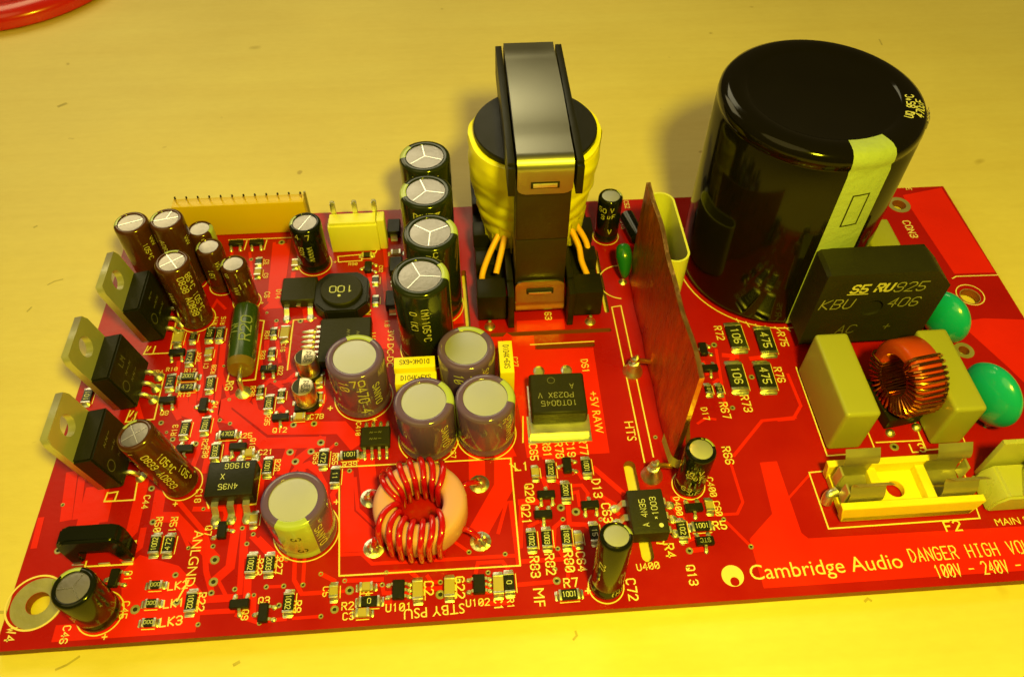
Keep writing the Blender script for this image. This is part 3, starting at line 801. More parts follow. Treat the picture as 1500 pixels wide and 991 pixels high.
G3 = 'brown capacitors at the rear corner'
for (px, py, D, h, lab, st, tx, v, vr) in [
        (190.5, 325, 6.3, 16.5, 'brown capacitor at the rear corner with one long bright vent line, outermost', 170, (('105oC', 'down', -50, 11.0, .9), ('WWW', 'down', -20, 12.5, .8)), 'I', .35),
        (242.5, 320, 6.3, 16.5, 'brown capacitor second from the corner, beside the amber connector strip', 165, (('WWW', 'down', -25, 12.0, .8), ('A083', 'down', -110, 12.0, .9)), 'K', .2),
        (251, 382, 6.3, 16.0, 'brown capacitor marked A0838 in front of the rear corner pair', 100, (('0838 A0838', 'down', -62, 9.2, 1.15), ('85oC 105oC', 'down', -35, 9.5, 1.1), ('WWWW', 'down', -118, 9.0, .8)), 'X', .6),
        (292, 334, 5.0, 11.5, 'small brown capacitor with wide pale stripe next to the amber connector strip', 0, (('0', 'along', -70, 10.2, 1.0),), None, 0),
        (305, 360, 5.0, 11.0, 'small brown capacitor in the middle of the row of three', 175, (('WWW', 'down', -60, 7.5, .8), ('16V', 'down', -100, 5.5, 1.0), ('17', 'down', -30, 7, .9)), None, 0),
        (341, 385, 5.0, 10.8, 'small brown capacitor nearest the green wirewound resistor', 170, (('WWW', 'down', -95, 5.5, .8), ('111', 'along', -50, 6.6, 1.2), ('6 1', 'along', -95, 9.7, 1.0)), None, 0)]:
    x, y = top_pos(px, py, h)
    electrolytic('electrolytic_capacitor', lab, x, y, D, h, 'sl_brown', 'alu', v, st, 55, tx, group=G3, vrot=vr)
b = at(267, 706, 0.3); tpt = at(206, 645, 13.5)
electrolytic('electrolytic_capacitor', 'brown capacitor marked 105C leaning over the near power transistor', b.x, b.y, 6.0, 15.5, 'sl_brown', 'alu', 'X', 120, 55,
             (('105oC', 'down', -40, 9.0, 1.1), ('0833 A0833', 'down', -72, 8.2, 1.1), ('105o', 'down', -20, 4.2, 1.1), ('-', 'along', -100, 14.3, 1.0)), lean_to(b, tpt, 15), group='brown capacitors at the rear corner', vrot=.5)
x, y = top_pos(446, 325, 11.6)
electrolytic('electrolytic_capacitor', 'black capacitor with diagonal vent between the amber strip and cream connector', x, y, 6.3, 11.6, 'sl_black', 'alu', 'I', 165, 55,
             (('WWWWW', 'down', -82, 5.6, .9), ('50V', 'down', -115, 6.2, 1.0), ('4 7', 'along', -100, 10.2, 1.2)), vrot=1.1)
x, y = top_pos(895, 286, 11.3)
electrolytic('electrolytic_capacitor', 'slim black capacitor standing behind the transformer, right of its tape', x, y, 5.0, 11.3, 'sl_black', 'alu_white', None, 20, 50,
             (('V', 'along', -88, 9.3, 1.1), ('uF', 'along', -88, 7.6, 1.0), ('50', 'along', -135, 9.0, 1.1), ('V', 'along', -88, 3.4, 1.2), ('3', 'along', -130, 7.2, 1.1)))
b = at(888, 857, 0.3); tpt = at(903, 784, 14.5)
electrolytic('electrolytic_capacitor', 'slim black capacitor at the front edge beside the print C72', b.x, b.y, 5.0, 14.5, 'sl_black', 'alu_white', None, 25, 45,
             (('(M)', 'along', -60, 1.6, 1.0), ('22', 'down', -135, 9, 1.0)), lean_to(b, tpt, 15))
x, y = top_pos(1027.6, 657, 11.5)
electrolytic('electrolytic_capacitor', 'slim black capacitor in front of the copper sheet near the print R66', x, y, 5.0, 11.5, 'sl_black', 'alu_white', None, 35, 50,
             (('V', 'along', -88, 8.0, 1.2), ('uF', 'along', -88, 6.4, 1.1), ('50', 'down', -125, 7.0, 1.1), ('63', 'along', -120, 2.4, 1.1), ('uF', 'along', -85, 1.4, 1.1), ('+-', 'along', 70, 10.4, 1.0)), srows=0)
x, y = top_pos(106, 859, 10.0)
electrolytic('electrolytic_capacitor', 'glossy black capacitor with bright vent by the plated corner hole', x, y, 6.3, 10.0, 'sl_black', 'alu', 'Y', 110, 60,
             (('85', 'flip', 55, 9.2, 1.2, 'stripe'), ('0', 'flip', 160, 9.2, 1.2, 'stripe')), srows=4, vrot=-.45)

# the large reservoir capacitor
BX, BY, BH, BR = 134.3, 71.0, 41.3, 17.5
big = thing('reservoir_capacitor', 'very large glossy black capacitor with a pale green stripe marked 470uF', 'capacitor', (BX, BY, .2))
prof = [(BR - .6, 0), (BR - .1, .4), (BR, 1.0), (BR, BH - 4.2), (BR - .35, BH - 3.6), (BR - .35, BH - 3.2), (BR + .05, BH - 2.6), (BR - .1, BH - 1.4), (BR - .6, BH - .6), (BR - 1.5, BH - .12), (BR - 2.6, BH), (BR - 4.2, BH - .1), (BR - 4.6, BH - .4), (BR - 5.0, BH - .55), (0, BH - .5)]
bm = BM(); lathe(bm, prof, 96)
part('sleeve', bm, M['big_sleeve'], big, ang=70)
ca = math.atan2(CAM.y - BY, CAM.x - BX)
sa = math.degrees(ca) + 40
sp = [(BR + .06, .6), (BR + .06, BH - 4.2), (BR - .2, BH - 3.4), (BR + .11, BH - 2.6), (BR - .02, BH - 1.4), (BR - .52, BH - .54), (BR - 1.45, BH - .05), (BR - 2.6, BH + .06), (BR - 4.0, BH + .0)]
bm = BM(); lathe(bm, sp, 16, math.radians(sa - 13), math.radians(sa + 13))
st = part('stripe', bm, M['paper'], big, ang=70)
for zc in (29.5, 13.0):
    bm = BM()
    f = wrap_f(BR + .11, math.radians(sa), zc, 'along')
    q = [(-1.5, -3.4), (1.5, -3.4), (1.5, 3.4), (-1.5, 3.4)]
    fine = []
    for a, b in zip(q, q[1:] + q[:1]):
        fine += [(a[0] + (b[0] - a[0]) * i / 5, a[1] + (b[1] - a[1]) * i / 5) for i in range(5)]
    ribbon(bm, fine, .28, 0, True, f)
    part('printed_rectangle', bm, M['dark_ink'], st, smooth=False)
def rim_f(a0, rr, tilt_z):
    # lettering lying on the rounded top rim, readable from the front
    return lambda x, y, l: ((rr - y) * math.cos(a0 + x / rr), (rr - y) * math.sin(a0 + x / rr), tilt_z(rr - y) + .07 + l)
def rimz(r_):
    pts = sorted(prof[6:12])
    for (r0, z0), (r1, z1) in zip(pts, pts[1:]):
        if r0 <= r_ <= r1:
            return z0 + (z1 - z0) * (r_ - r0) / (r1 - r0)
    return BH
la = math.radians(-22)
for txt, rr, hh in (('UQ 85oC', BR - 3.3, 1.25), ('470uF', BR - 1.75, 1.3)):
    bm = BM()
    strokes(bm, txt, hh, .22, rim_f(la, rr, rimz), .55, .24)
    part('lettering', bm, M['label_ink'], big, smooth=False)
bm = BM()
strokes(bm, '450V', 1.6, .3, wrap_f(BR + .1, la, BH - 1.9, 'along'), .55, .22)
part('lettering', bm, M['label_ink'], big, smooth=False)
ring(BX, BY, BR + .7, .26)

# two small surface-mount cans
for px, py, lab in ((443, 565, 'small gold can capacitor with a black half moon, nearer of the two'), (447, 522, 'small gold can capacitor with a black half moon, farther of the two')):
    v = at(px, py, 5.3)
    t = thing('can_capacitor', lab, 'capacitor', (v.x, v.y, 0), group='small gold can capacitors')
    bm = BM(); prism(bm, [(-2.1, -2.1), (1.3, -2.1), (2.1, -1.3), (2.1, 1.3), (1.3, 2.1), (-2.1, 2.1)], .05, .9)
    part('base', bm, M['resin'], t)
    bm = BM(); lathe(bm, [(1.9, .85), (2.0, 1.1), (1.85, 1.35), (2.0, 1.7), (2.0, 5.0), (1.9, 5.22), (1.7, 5.3), (0, 5.3)], 40)
    part('can', bm, M['gold_can'], t)
    bm = BM()
    a = [(1.78 * math.cos(math.radians(q)), 1.78 * math.sin(math.radians(q))) for q in range(110, 251, 10)]
    bm.faces.new([bm.verts.new((p[0], p[1], 5.33)) for p in a])
    part('polarity_mark', bm, M['dark_ink'], t, smooth=False)
    bm = BM()
    for k, w in enumerate(('22', 'EPM', 'OM6')):
        strokes(bm, w, .62, .1, flat_f(.55, .75 - .85 * k, 5.335), .6, .25)
    part('lettering', bm, M['dark_ink'], t, smooth=False)
    for sx in (-1, 1):
        bm = BM(); box(bm, sx * 1.5, sx * 2.7, -.4, .4, .03, .2, .05)
        part('terminal', bm, M['solder'], t)

# ------------------------------------------------------------------ transformer
TX = 85.9
tr = thing('transformer', 'tall transformer with yellow taped winding and steel clip over a ferrite core', 'transformer', (TX, 78.3, 0))
HW = 4.75
def tbox(name, x0, x1, y0, y1, z0, z1, mt, bev=.2):
    bm = BM(); box(bm, x0, x1, y0, y1, z0, z1, bev)
    return part(name, bm, M[mt], tr)
# winding: bulging wrapped drum with overlapping turns of tape
bm = BM()
pr = [(8.6, 8.6)]
for i in range(45):
    zz = 8.7 + i * .48
    u = (zz - 8.7) / 21.5
    rr = 9.6 + 2.75 * min(1, u * 1.35) ** .8 - .5 * max(0, u - .8) * 5 * .35
    pr.append((rr + (.26 if zz < 20 else .10) * abs(math.sin(zz * .95)), zz))
pr.append((9.5, 30.2))
lathe(bm, pr, 72)
from mathutils import noise as mnoise
for v in bm.verts:
    a = math.atan2(v.co.y, v.co.x)
    v.co.z += 1.8 * math.sin(a * 1.0 + 2.2) * (1 if 9 < v.co.z < 28 else 0.1) + .3 * math.sin(a * 5 + v.co.z)
    s_ = 1 + .030 * mnoise.noise(Vector((a * 2.2, v.co.z * .22 + a * .6, 3.0))) + .014 * mnoise.noise(Vector((a * 5, v.co.z * .5 - a, 9.0)))
    v.co.x *= s_; v.co.y *= s_
wd = part('winding', bm, M['tape'], tr, ang=50)
# torn skirt of tape hanging at the lower edge
for a_c, wdt in ((-140, 46), (-35, 40)):
    bm = BM()
    n = 12
    top, bot = [], []
    for i in range(n + 1):
        a = math.radians(a_c - wdt / 2 + wdt * i / n)
        rr = 10.2 + .3 * math.sin(i * 1.7)
        drop = 5.4 + 1.8 * math.sin(PI * i / n) * (1 if a_c < -90 else .6) + .5 * math.sin(i * 2.3)
        top.append(bm.verts.new((rr * math.cos(a) * 1.03, rr * math.sin(a) * 1.06, 14.0)))
        bot.append(bm.verts.new((rr * math.cos(a) * .98, rr * math.sin(a) * .97, 13.2 - drop)))
    for i in range(n):
        bm.faces.new((top[i], top[i + 1], bot[i + 1], bot[i]))
    bmesh.ops.solidify(bm, geom=bm.faces[:], thickness=.12)
    part('tape_flap', bm, M['tape'], wd)
bm = BM(); lathe(bm, [(0, 29.9), (11.1, 29.9), (11.35, 30.1), (11.35, 31.0), (11.15, 31.2), (0, 31.2)], 64)
part('upper_flange', bm, M['plastic'], tr)
bm = BM(); lathe(bm, [(0, 7.4), (9.0, 7.4), (9.0, 8.6), (0, 8.6)], 64)
part('lower_flange', bm, M['plastic'], tr)
for sx in (-1, 1):
    xa, xb = sorted((sx * 5.1, sx * 6.3))
    bm = BM(); box(bm, xa, xb, -18.0, 16.6, 31.1, 37.3, .12)
    box(bm, xa, xb, -18.9, -18.02, 31.0, 36.8, .12)
    part('guide_wall', bm, M['plastic'], tr)
# ferrite core: two E halves
for z0, z1, zb0, zb1 in ((19.2, 36.6, 31.3, 36.6), (2.2, 19.0, 2.2, 7.3)):
    bm = BM()
    box(bm, -HW, HW, -17.3, -12.2, z0, z1, .25)
    box(bm, -HW, HW, 12.2, 17.3, z0, z1, .25)
    box(bm, -HW + .02, HW - .02, -12.3, 12.3, zb0, zb1, .1)
    part('ferrite_core', bm, M['ferrite'], tr)
# steel spring clips
def clip(name, prof_yz, hw, slot_rows):
    bm = BM()
    n = len(prof_yz)
    L, R_ = [], []
    for (y, z, w) in prof_yz:
        L.append(bm.verts.new((-w, y, z))); R_.append(bm.verts.new((w, y, z)))
    for i in range(n - 1):
        bm.faces.new((L[i], R_[i], R_[i + 1], L[i + 1]))
    bmesh.ops.recalc_face_normals(bm, faces=bm.faces)
    bmesh.ops.solidify(bm, geom=bm.faces[:], thickness=-.4)
    return part(name, bm, M['steel'], tr, ang=50)
w = 4.72
pz = [(17.9, 26.0, w), (17.9, 33, w), (17.6, 36.2, w), (16.6, 37.3, w), (12.5, 37.15, w), (10.5, 37.5, w), (0, 37.8, w), (-9.0, 37.55, w), (-10.5, 37.2, w), (-14.6, 37.2, w)]
for i in range(7):
    a = math.radians(90 * i / 6)
    pz.append((-15.9 - 1.95 * math.sin(a), 35.3 + 1.95 * math.cos(a), w))
pz += [(-17.8, 33.6, w), (-17.75, 31.8, w), (-17.75, 31.2, w - .25), (-17.75, 30.8, w - .8), (-17.75, 30.6, w - 1.5)]
c1 = clip('steel_clip', pz, w, 0)
def slot_detail(zc, z_half, y):
    bm = BM(); box(bm, -2.45, 2.45, y - .03, y + .2, zc - z_half, zc + z_half, .1)
    h_ = part('slot', bm, M['hole'], c1)
    bm = BM(); box(bm, -2.05, 2.05, y - .16, y + .1, zc - z_half * .62, zc + z_half * .55, .08)
    part('catch', bm, M['tin'], c1)
slot_detail(32.6, .72, -18.22)
pz2 = [(-17.75, 8.9, w - 1.4), (-17.75, 8.6, w - .5), (-17.75, 8.1, w - .1), (-17.75, 7.6, w), (-17.9, 6.2, w), (-18.6, 4.2, w), (-18.9, 2.4, w), (-18.6, 1.9, w), (-17, 1.7, w), (17, 1.7, w)]
clip('steel_clip', pz2, w, 0)
bm = BM(); box(bm, -2.6, 2.6, -18.62, -18.0, 5.9, 7.0, .15)
part('slot', bm, M['hole'], tr)
bm = BM(); box(bm, -2.2, 2.2, -18.75, -18.3, 6.05, 6.45, .1)
part('catch', bm, M['tin'], tr)
# bobbin foot: terminal rails with teeth, and thin guide legs beside the core
for sx in (-1, 1):
    def sb(name, x0, x1, y0, y1, z0, z1, bev=.2):
        xa, xb = sorted((sx * x0, sx * x1))
        return tbox(name, xa, xb, y0, y1, z0, z1, 'plastic', bev)
    sb('guide_leg', 5.15, 6.35, -22.0, -18.0, .1, 9.2)
    sb('guide_leg', 5.15, 6.35, -17.9, -9.5, 6.0, 9.6)
    sb('terminal_rail', 6.45, 12.0, -19.6, 19, 2.2, 4.6)
    sb('rail_tooth', 6.5, 12.1, -20.2, -15.2, .8, 7.4, .3)
    sb('rail_tooth', 8.2, 12.0, -11.6, -7.6, 4.5, 7.4, .3)
    sb('rail_tooth', 6.5, 12.2, -4.0, 0.2, 4.5, 8.0, .3)
    sb('rail_tooth', 6.5, 12.0, 6.0, 10.0, 4.5, 7.5, .3)
    bm = BM(); lathe(bm, [(1.1, 0.02), (.8, .35), (.4, 1.0), (.35, 1.6), (0, 1.7)], 16, c=(sx * 9.9, -21.2))
    part('solder_pin', bm, M['solder'], tr)
for pts, nm in (([(-6.6, -6.5, 12), (-9.2, -10.2, 9.0), (-10.8, -13.6, 7.0), (-10.9, -14.6, 5)], 'lead_wire'), ([(-5.6, -7, 12.5), (-7.2, -11.6, 9.6), (-8.2, -14.4, 7.7)], 'lead_wire'),
                ([(6.4, -6.0, 12.5), (8.4, -9.0, 9.2), (8.8, -12, 7.6), (9.6, -15, 6.6), (9.9, -17.5, 5.4)], 'lead_wire'), ([(7.6, -4.6, 12), (10.2, -7.0, 8.2), (10.7, -9, 6)], 'lead_wire')):
    bm = BM(); tube(bm, smooth_path(pts), .6, 12)
    part(nm, bm, M['orange_wire'], tr)
# ------------------------------------------------------------------ generic text on a part's flat face
def letter(parent, rows, f_of_row, ink='laser', h=1.0, t=None, width=.6, gap=.28, name='lettering'):
    for i, r_ in enumerate(rows):
        bm = BM()
        strokes(bm, r_, h, t or h * .13, f_of_row(i), width, gap)
        part(name, bm, M[ink], parent, smooth=False)

# ------------------------------------------------------------------ three power transistors on the edge
for (px, py, lab, rows) in [(152, 493, 'upright power transistor with pale metal tab, middle of the three at the edge', ('LM', '~-~', '~~-')),
                            (195, 400, 'upright power transistor with pale metal tab, rear of the three at the edge', ('~-', '-~~', '~-~')),
                            (128, 602, 'upright power transistor with pale metal tab, nearest of the three at the edge', ('~~-', '-~', '~~'))]:
    v = at(px, py, 9.8)
    t = thing('power_transistor', lab, 'transistor', (v.x + 2.0, v.y - 4.85, .9), group='power transistors along the board edge', rot=(0, math.radians(-12), 0))
    # local frame: x = front normal, y = width, z = up along the package
    bm = BM()
    prism(bm, [(-5, 0.0), (-1.6, 0), (-1.6, .0), (5, 0), (5, 9.2), (-5, 9.2)][0:1] + [(5, 0), (5, 9.2), (-5, 9.2)], -.2, 3.3, 'x')
    bmesh.ops.bevel(bm, geom=[e for e in bm.edges], offset=.3, segments=2, affect='EDGES')
    body = part('body', bm, M['resin'], t)
    me = outline([(-4.9, 0.3), (4.9, 0.3), (4.9, 14.2), (4.3, 15.6), (-4.3, 15.6), (-4.9, 14.2)], [circle(0, 12.5, 1.85, 28)], -.65, .65)
    me.transform(Matrix(((0, 0, 1, 0), (1, 0, 0, 0), (0, 1, 0, 0), (0, 0, 0, 1))))
    me.materials.append(M['tab'])
    link('tab', me, t, (-.55, 0, 0))
    for i, yy in enumerate((-2.54, 0, 2.54)):
        bm = BM()
        tube(bm, smooth_path([(1.2, yy, .3), (2.0, yy, -.15), (3.4, yy, .35), (4.3, yy, -.1), (4.8, yy, -1.4)], 5), .42, 8)
        part('leg', bm, M['tin'], t)
        bm = BM(); lathe(bm, [(1.05, 0), (.9, .25), (.5, .7), (0, .9)], 16)
        part('solder_joint', bm, M['solder'], t, (4.3 + .35, yy, -1.75))
    for i, r_ in enumerate(rows):
        bm = BM()
        strokes(bm, r_, 1.25, .14, lambda x, y, l, i=i: (3.34 + l, -2.2 * 0 + x, 7.2 - 1.9 * i + y), .6, .3)
        part('lettering', bm, M['faint_ink'], body, smooth=False)
    bm = BM()
    ribbon(bm, circle(0, 0, .95, 24), .12, 0, True, lambda x, y, l: (3.345, -3.4 + x, 4.4 + y))
    part('emblem', bm, M['faint_ink'], body, smooth=False)

# ------------------------------------------------------------------ black arch at the near edge
a0 = at(125, 828); a1 = at(191, 826)
t = thing('moulded_sensor', 'shiny black arch shaped moulded part near the plated corner hole', 'sensor', ((a0.x + a1.x) / 2 - .4, a0.y + 1.6, 0))
bm = BM()
o_ = [(-5.0, .3), (-5.3, 5.6), (-4.6, 7.4), (-3.4, 8.0), (3.2, 8.0), (4.3, 7.3), (4.8, 5.8), (4.6, .3), (2.6, .3), (2.6, 4.6), (1.9, 5.2), (-2.2, 5.2), (-3.0, 4.6), (-3.0, .3)]
prism(bm, o_, -1.5, 1.5, 'y')
bmesh.ops.bevel(bm, geom=bm.edges[:], offset=.45, segments=2, affect='EDGES')
part('arch', bm, M['sl_black'], t)
bm = BM(); box(bm, -4.6, 4.4, .2, 1.3, .4, 5.6, .2)
part('back_plate', bm, M['resin'], t)
for xx in (-4, 0, 3.6):
    bm = BM(); box(bm, xx - .9, xx + .9, -1.75, -1.55, .05, .7, .08)
    part('terminal', bm, M['tin'], t)

# ------------------------------------------------------------------ copper heat sink sheet
PXX = 105.6
pl = thing('heat_sink', 'upright tarnished copper sheet standing in the middle of the board', 'heat sink', (PXX, 24.0, 0))
bm = BM()
ny, nz = 30, 16
grid = []
for s_ in (-.38, .38):
    g = []
    for i in range(ny + 1):
        row = []
        for k in range(nz + 1):
            u, w_ = i / ny, k / nz
            y = u * (43.2 + 1.0 * w_) + .4 * w_
            z = .35 + w_ * 24.6
            wav = .18 * math.sin(u * 9 + 1) * w_ + .10 * math.sin(u * 21 + w_ * 5)
            row.append(bm.verts.new((s_ + wav + w_ * .4, y, z)))
        g.append(row)
    grid.append(g)
for g in grid:
    for i in range(ny):
        for k in range(nz):
            bm.faces.new((g[i][k], g[i + 1][k], g[i + 1][k + 1], g[i][k + 1]))
sheet = part('sheet', bm, M['copper_sheet'], pl)
bm = BM()
def strip_between(rowA, rowB):
    for i in range(len(rowA) - 1):
        vs_ = [bm.verts.new(c) for c in (rowA[i], rowA[i + 1], rowB[i + 1], rowB[i])]
        bm.faces.new(vs_)
def coords(s_, i, k):
    u, w_ = i / ny, k / nz
    wav = .18 * math.sin(u * 9 + 1) * w_ + .10 * math.sin(u * 21 + w_ * 5)
    return Vector((s_ + wav + w_ * .4, u * (43.2 + 1.0 * w_) + .4 * w_, .35 + w_ * 24.6))
strip_between([coords(-.38, i, nz) for i in range(ny + 1)], [coords(.38, i, nz) for i in range(ny + 1)])
strip_between([coords(-.38, 0, k) for k in range(nz + 1)], [coords(.38, 0, k) for k in range(nz + 1)])
strip_between([coords(-.38, ny, k) for k in range(nz + 1)], [coords(.38, ny, k) for k in range(nz + 1)])
bmesh.ops.remove_doubles(bm, verts=bm.verts, dist=.001)
part('cut_edge', bm, M['copper_edge'], pl)
for (px, py) in ((925, 552), (953, 706)):                     # twisted solder lugs at its foot
    v = at(px, py)
    lx, ly = v.x - PXX + .4, v.y - 24.0 + 1.2
    bm = BM(); lathe(bm, [(1.9, .05), (1.85, .35), (1.4, .8), (1.15, 1.6), (.9, 2.2), (0, 2.3)], 24, c=(lx, ly))
    part('solder_foot', bm, M['solder'], pl)
    bm = BM()
    hel = [(lx + (.95 - .04 * i) * math.cos(i * .75), ly + (.95 - .04 * i) * math.sin(i * .75), 1.6 + i * .17) for i in range(19)]
    tube(bm, hel, .42, 8)
    part('twisted_lug', bm, M['tin'], pl)
    bm = BM(); tube(bm, smooth_path([(lx + .2, ly, 3.4), (lx + 1.5, ly + .3, 2.9), (lx + 3.2, ly + .3, 2.4)]), .45, 8)
    part('lug_tail', bm, M['copper_edge'], pl)

# pale oval tube behind the sheet, and the clip round its front edge
def oval(n, hx, hy):
    out = []
    for i in range(n):
        a = 2 * PI * i / n
        c, s_ = math.cos(a), math.sin(a)
        out.append((hx * c, (hy - hx) * (1 if s_ > 0 else -1) * (abs(s_) > .02) + hx * s_))
    return out
def oval_tube(bm, z0, z1, hx, hy, wall, n=48):
    o = oval(n, hx, hy); i_ = oval(n, hx - wall, hy - wall)
    for P_, flip in ((o, 0), (i_, 1)):
        A = [bm.verts.new((x, y, z0)) for x, y in P_]; B = [bm.verts.new((x, y, z1)) for x, y in P_]
        for k in range(n):
            bm.faces.new((A[k], A[(k + 1) % n], B[(k + 1) % n], B[k]))
        if flip:
            for k in range(n):
                bm.faces.new((Bo[k], Bo[(k + 1) % n], B[(k + 1) % n], B[k]))
                bm.faces.new((Ao[k], Ao[(k + 1) % n], A[(k + 1) % n], A[k]))
        Ao, Bo = A, B
t = thing('insulating_tube', 'pale yellow open oval tube standing right behind the copper sheet', 'tube', (110.6, 66.5, .3))
bm = BM(); oval_tube(bm, 0, 15.6, 2.75, 9.6, .42)
part('wall', bm, M['sleeve_cream'], t)
bm = BM(); box(bm, -1.4, 1.2, -6.5, 6.5, .2, 9.5, .3)
part('enclosed_body', bm, M['resin'], t)
t = thing('edge_clip', 'thin pale curved clip hooked round the near foot of the copper sheet', 'clip', (PXX, 24.0, 0))
bm = BM()
n = 16
for z0, z1 in ((3.0, 5.6),):
    pts = [(-1.7, 3.2)] + [(1.5 * math.cos(PI + PI * i / 10) * 1.05 + .2, -.6 + 1.6 * math.sin(PI + PI * i / 10)) for i in range(11)] + [(2.4, 3.0), (2.9, 5.0)]
    A = [bm.verts.new((x, y, z0)) for x, y in pts]; B = [bm.verts.new((x, y, z1 + (1.5 if i > 10 else 0))) for i, (x, y) in enumerate(pts)]
    for k in range(len(pts) - 1):
        bm.faces.new((A[k], A[k + 1], B[k + 1], B[k]))
bmesh.ops.solidify(bm, geom=bm.faces[:], thickness=.25)
part('band', bm, M['sleeve_cream'], t, ang=60)
for i, (px, py, z) in enumerate(((935, 365, 6.0),)):
    v = at(px, py, z)
    t = thing('spring_clip', 'pale bent metal clip peeking out behind the copper sheet', 'clip', (v.x + 1.0, v.y, 0))
    bm = BM()
    pts = [(2.5, 2.2), (-.6, 2.2), (-1.5, 1.4), (-1.3, .5), (2.5, -2.6)]
    A = [bm.verts.new((x, y, .3)) for x, y in pts]; B = [bm.verts.new((x, y, 6.2)) for x, y in pts]
    for k in range(len(pts) - 1):
        bm.faces.new((A[k], A[k + 1], B[k + 1], B[k]))
    bmesh.ops.solidify(bm, geom=bm.faces[:], thickness=.3)
    part('band', bm, M['tab'], t)
v0 = at(919, 318, 2.2); v1 = at(937, 352, 2.2)
t = thing('diode', 'black cylindrical diode lying behind the copper sheet', 'diode', ((v0.x + v1.x) / 2, (v0.y + v1.y) / 2, 0))
d_ = Vector((v1.x - v0.x, v1.y - v0.y, 0)); d_.normalize()
bm = BM()
tube(bm, [d_ * q + Vector((0, 0, 2.2)) for q in (-4.3, -4.1, 3.0, 3.2)], [1.3, 1.6, 1.6, 1.3], 24)
part('body', bm, M['sl_black'], t)
bm = BM(); tube(bm, smooth_path([d_ * -4.2 + Vector((0, 0, 2.2)), d_ * -5.2 + Vector((0, 0, 2.1)), d_ * -5.8 + Vector((0, 0, .1))]), .4, 8)
part('leg', bm, M['tin'], t)
v = at(910, 375, 4.0); vb = at(913, 416)
t = thing('ceramic_capacitor', 'small dark green droplet capacitor left of the copper sheet', 'capacitor', (vb.x, vb.y + .6, 0))
bm = BM()
tube(bm, smooth_path([(0, 0, 1.2), (.1, .1, 2.6), (.1, 1.6, 4.4), (0, 3.0, 5.6), (0, 4.2, 6.0)], 5), [.25 + .9 * min(1, i / 12) + .55 * math.sin(min(PI, PI * i / 22)) * (1 if i < 20 else .8) for i in range(21)], 18)
part('body', bm, M['green_dark'], t)
bm = BM(); tube(bm, [(0, 0, .1), (0, 0, 1.4)], .25, 8); lathe(bm, [(.9, .05), (.6, .3), (.3, .8), (0, .9)], 16)
part('leg', bm, M['tin'], t)

# ------------------------------------------------------------------ bridge rectifier
kb = thing('bridge_rectifier', 'black bridge rectifier block marked KBU 406 beside the big capacitor', 'rectifier', (134.0, 47.0, 0))
me = outline([(0, 2.2), (23.2, 2.2), (23.2, 17.2), (19.4, 21.0), (0, 21.0)], [circle(10.8, 11.9, 2.0, 28)], 0, 6.6)
me.transform(Matrix(((1, 0, 0, 0), (0, 0, 1, 0), (0, 1, 0, 0), (0, 0, 0, 1))))
bm = BM(); bm.from_mesh(me)
es = [e for e in bm.edges if len(e.link_faces) == 2 and e.calc_face_angle(0) > .6 and e.calc_length() > .012]
bmesh.ops.bevel(bm, geom=es, offset=.006, segments=1, affect='EDGES')
for v in bm.verts: v.co /= S
body = part('body', bm, M['resin_matt'], kb, ang=30)
def face_f(xc, zc, sl=.0):
    return lambda x, y, l: (xc + x + y * .18, -.03 - l, zc + y)
for txt, xc, zc, hh, ink, th in (('925', 16.0, 17.3, 2.3, 'laser', .22), ('406', 16.3, 13.2, 2.3, 'laser', .22), ('KBU', 3.9, 13.4, 2.4, 'laser', .22), ('AC', 8.0, 6.2, 2.2, 'faint_ink', .2), ('+', 15.6, 6.4, 2.0, 'faint_ink', .2), ('RU', 11.2, 17.4, 1.9, 'label_ink', .46), ('S5', 6.8, 17.3, 1.9, 'label_ink', .42)):
    bm = BM()
    strokes(bm, txt, hh, th, face_f(xc, zc), .62, .26)
    part('lettering', bm, M[ink], body, smooth=False)
bm = BM(); ribbon(bm, [(4.9, 15.9), (8.6, 15.9)], .25, 0, False, lambda x, y, l: (x, -.03, y)); part('lettering', bm, M['label_ink'], body, smooth=False)
bm = BM(); box(bm, 8.6, 13.0, .5, 5.5, 9.6, 14.2); part('hole_shade', bm, M['hole'], body)  # near-black block set inside the through-hole to paint its shade
for xx in (2.2, 8.0, 14.0, 20.0):
    bm = BM(); cyl(bm, .6, .05, 2.4, 12, (xx, 3.3)); part('leg', bm, M['tin'], kb)

# ------------------------------------------------------------------ film capacitor boxes
for x0, x1, y0, y1, lab in ((133.0, 139.0, 25.0, 42.4, 'olive box film capacitor left of the copper wound choke'), (151.4, 157.0, 24.8, 42.2, 'olive box film capacitor right of the copper wound choke')):
    t = thing('film_capacitor', lab, 'capacitor', ((x0 + x1) / 2, (y0 + y1) / 2, 0), group='olive box capacitors')
    hx, hy = (x1 - x0) / 2, (y1 - y0) / 2
    bm = BM(); box(bm, -hx, hx, -hy, hy, .25, 11.2, .8, 4)
    part('case', bm, M['box_cap'], t, ang=60)
    for s_ in (-1, 1):
        bm = BM(); cyl(bm, .4, .02, .6, 10, (0, s_ * (hy - 1.5))); part('leg', bm, M['tin'], t)
v = at(1315, 335, 8)
t = thing('film_capacitor', 'pale olive capacitor half hidden behind the bridge rectifier', 'capacitor', (155.2, 66.5, 0))
bm = BM(); box(bm, -3.0, 3.0, -5.5, 6.0, .2, 9.5, .6, 3); part('case', bm, M['box_cap'], t, ang=60)
bm = BM(); box(bm, -2.0, 2.0, -4.5, 5, .02, .3); part('foot', bm, M['resin'], t)

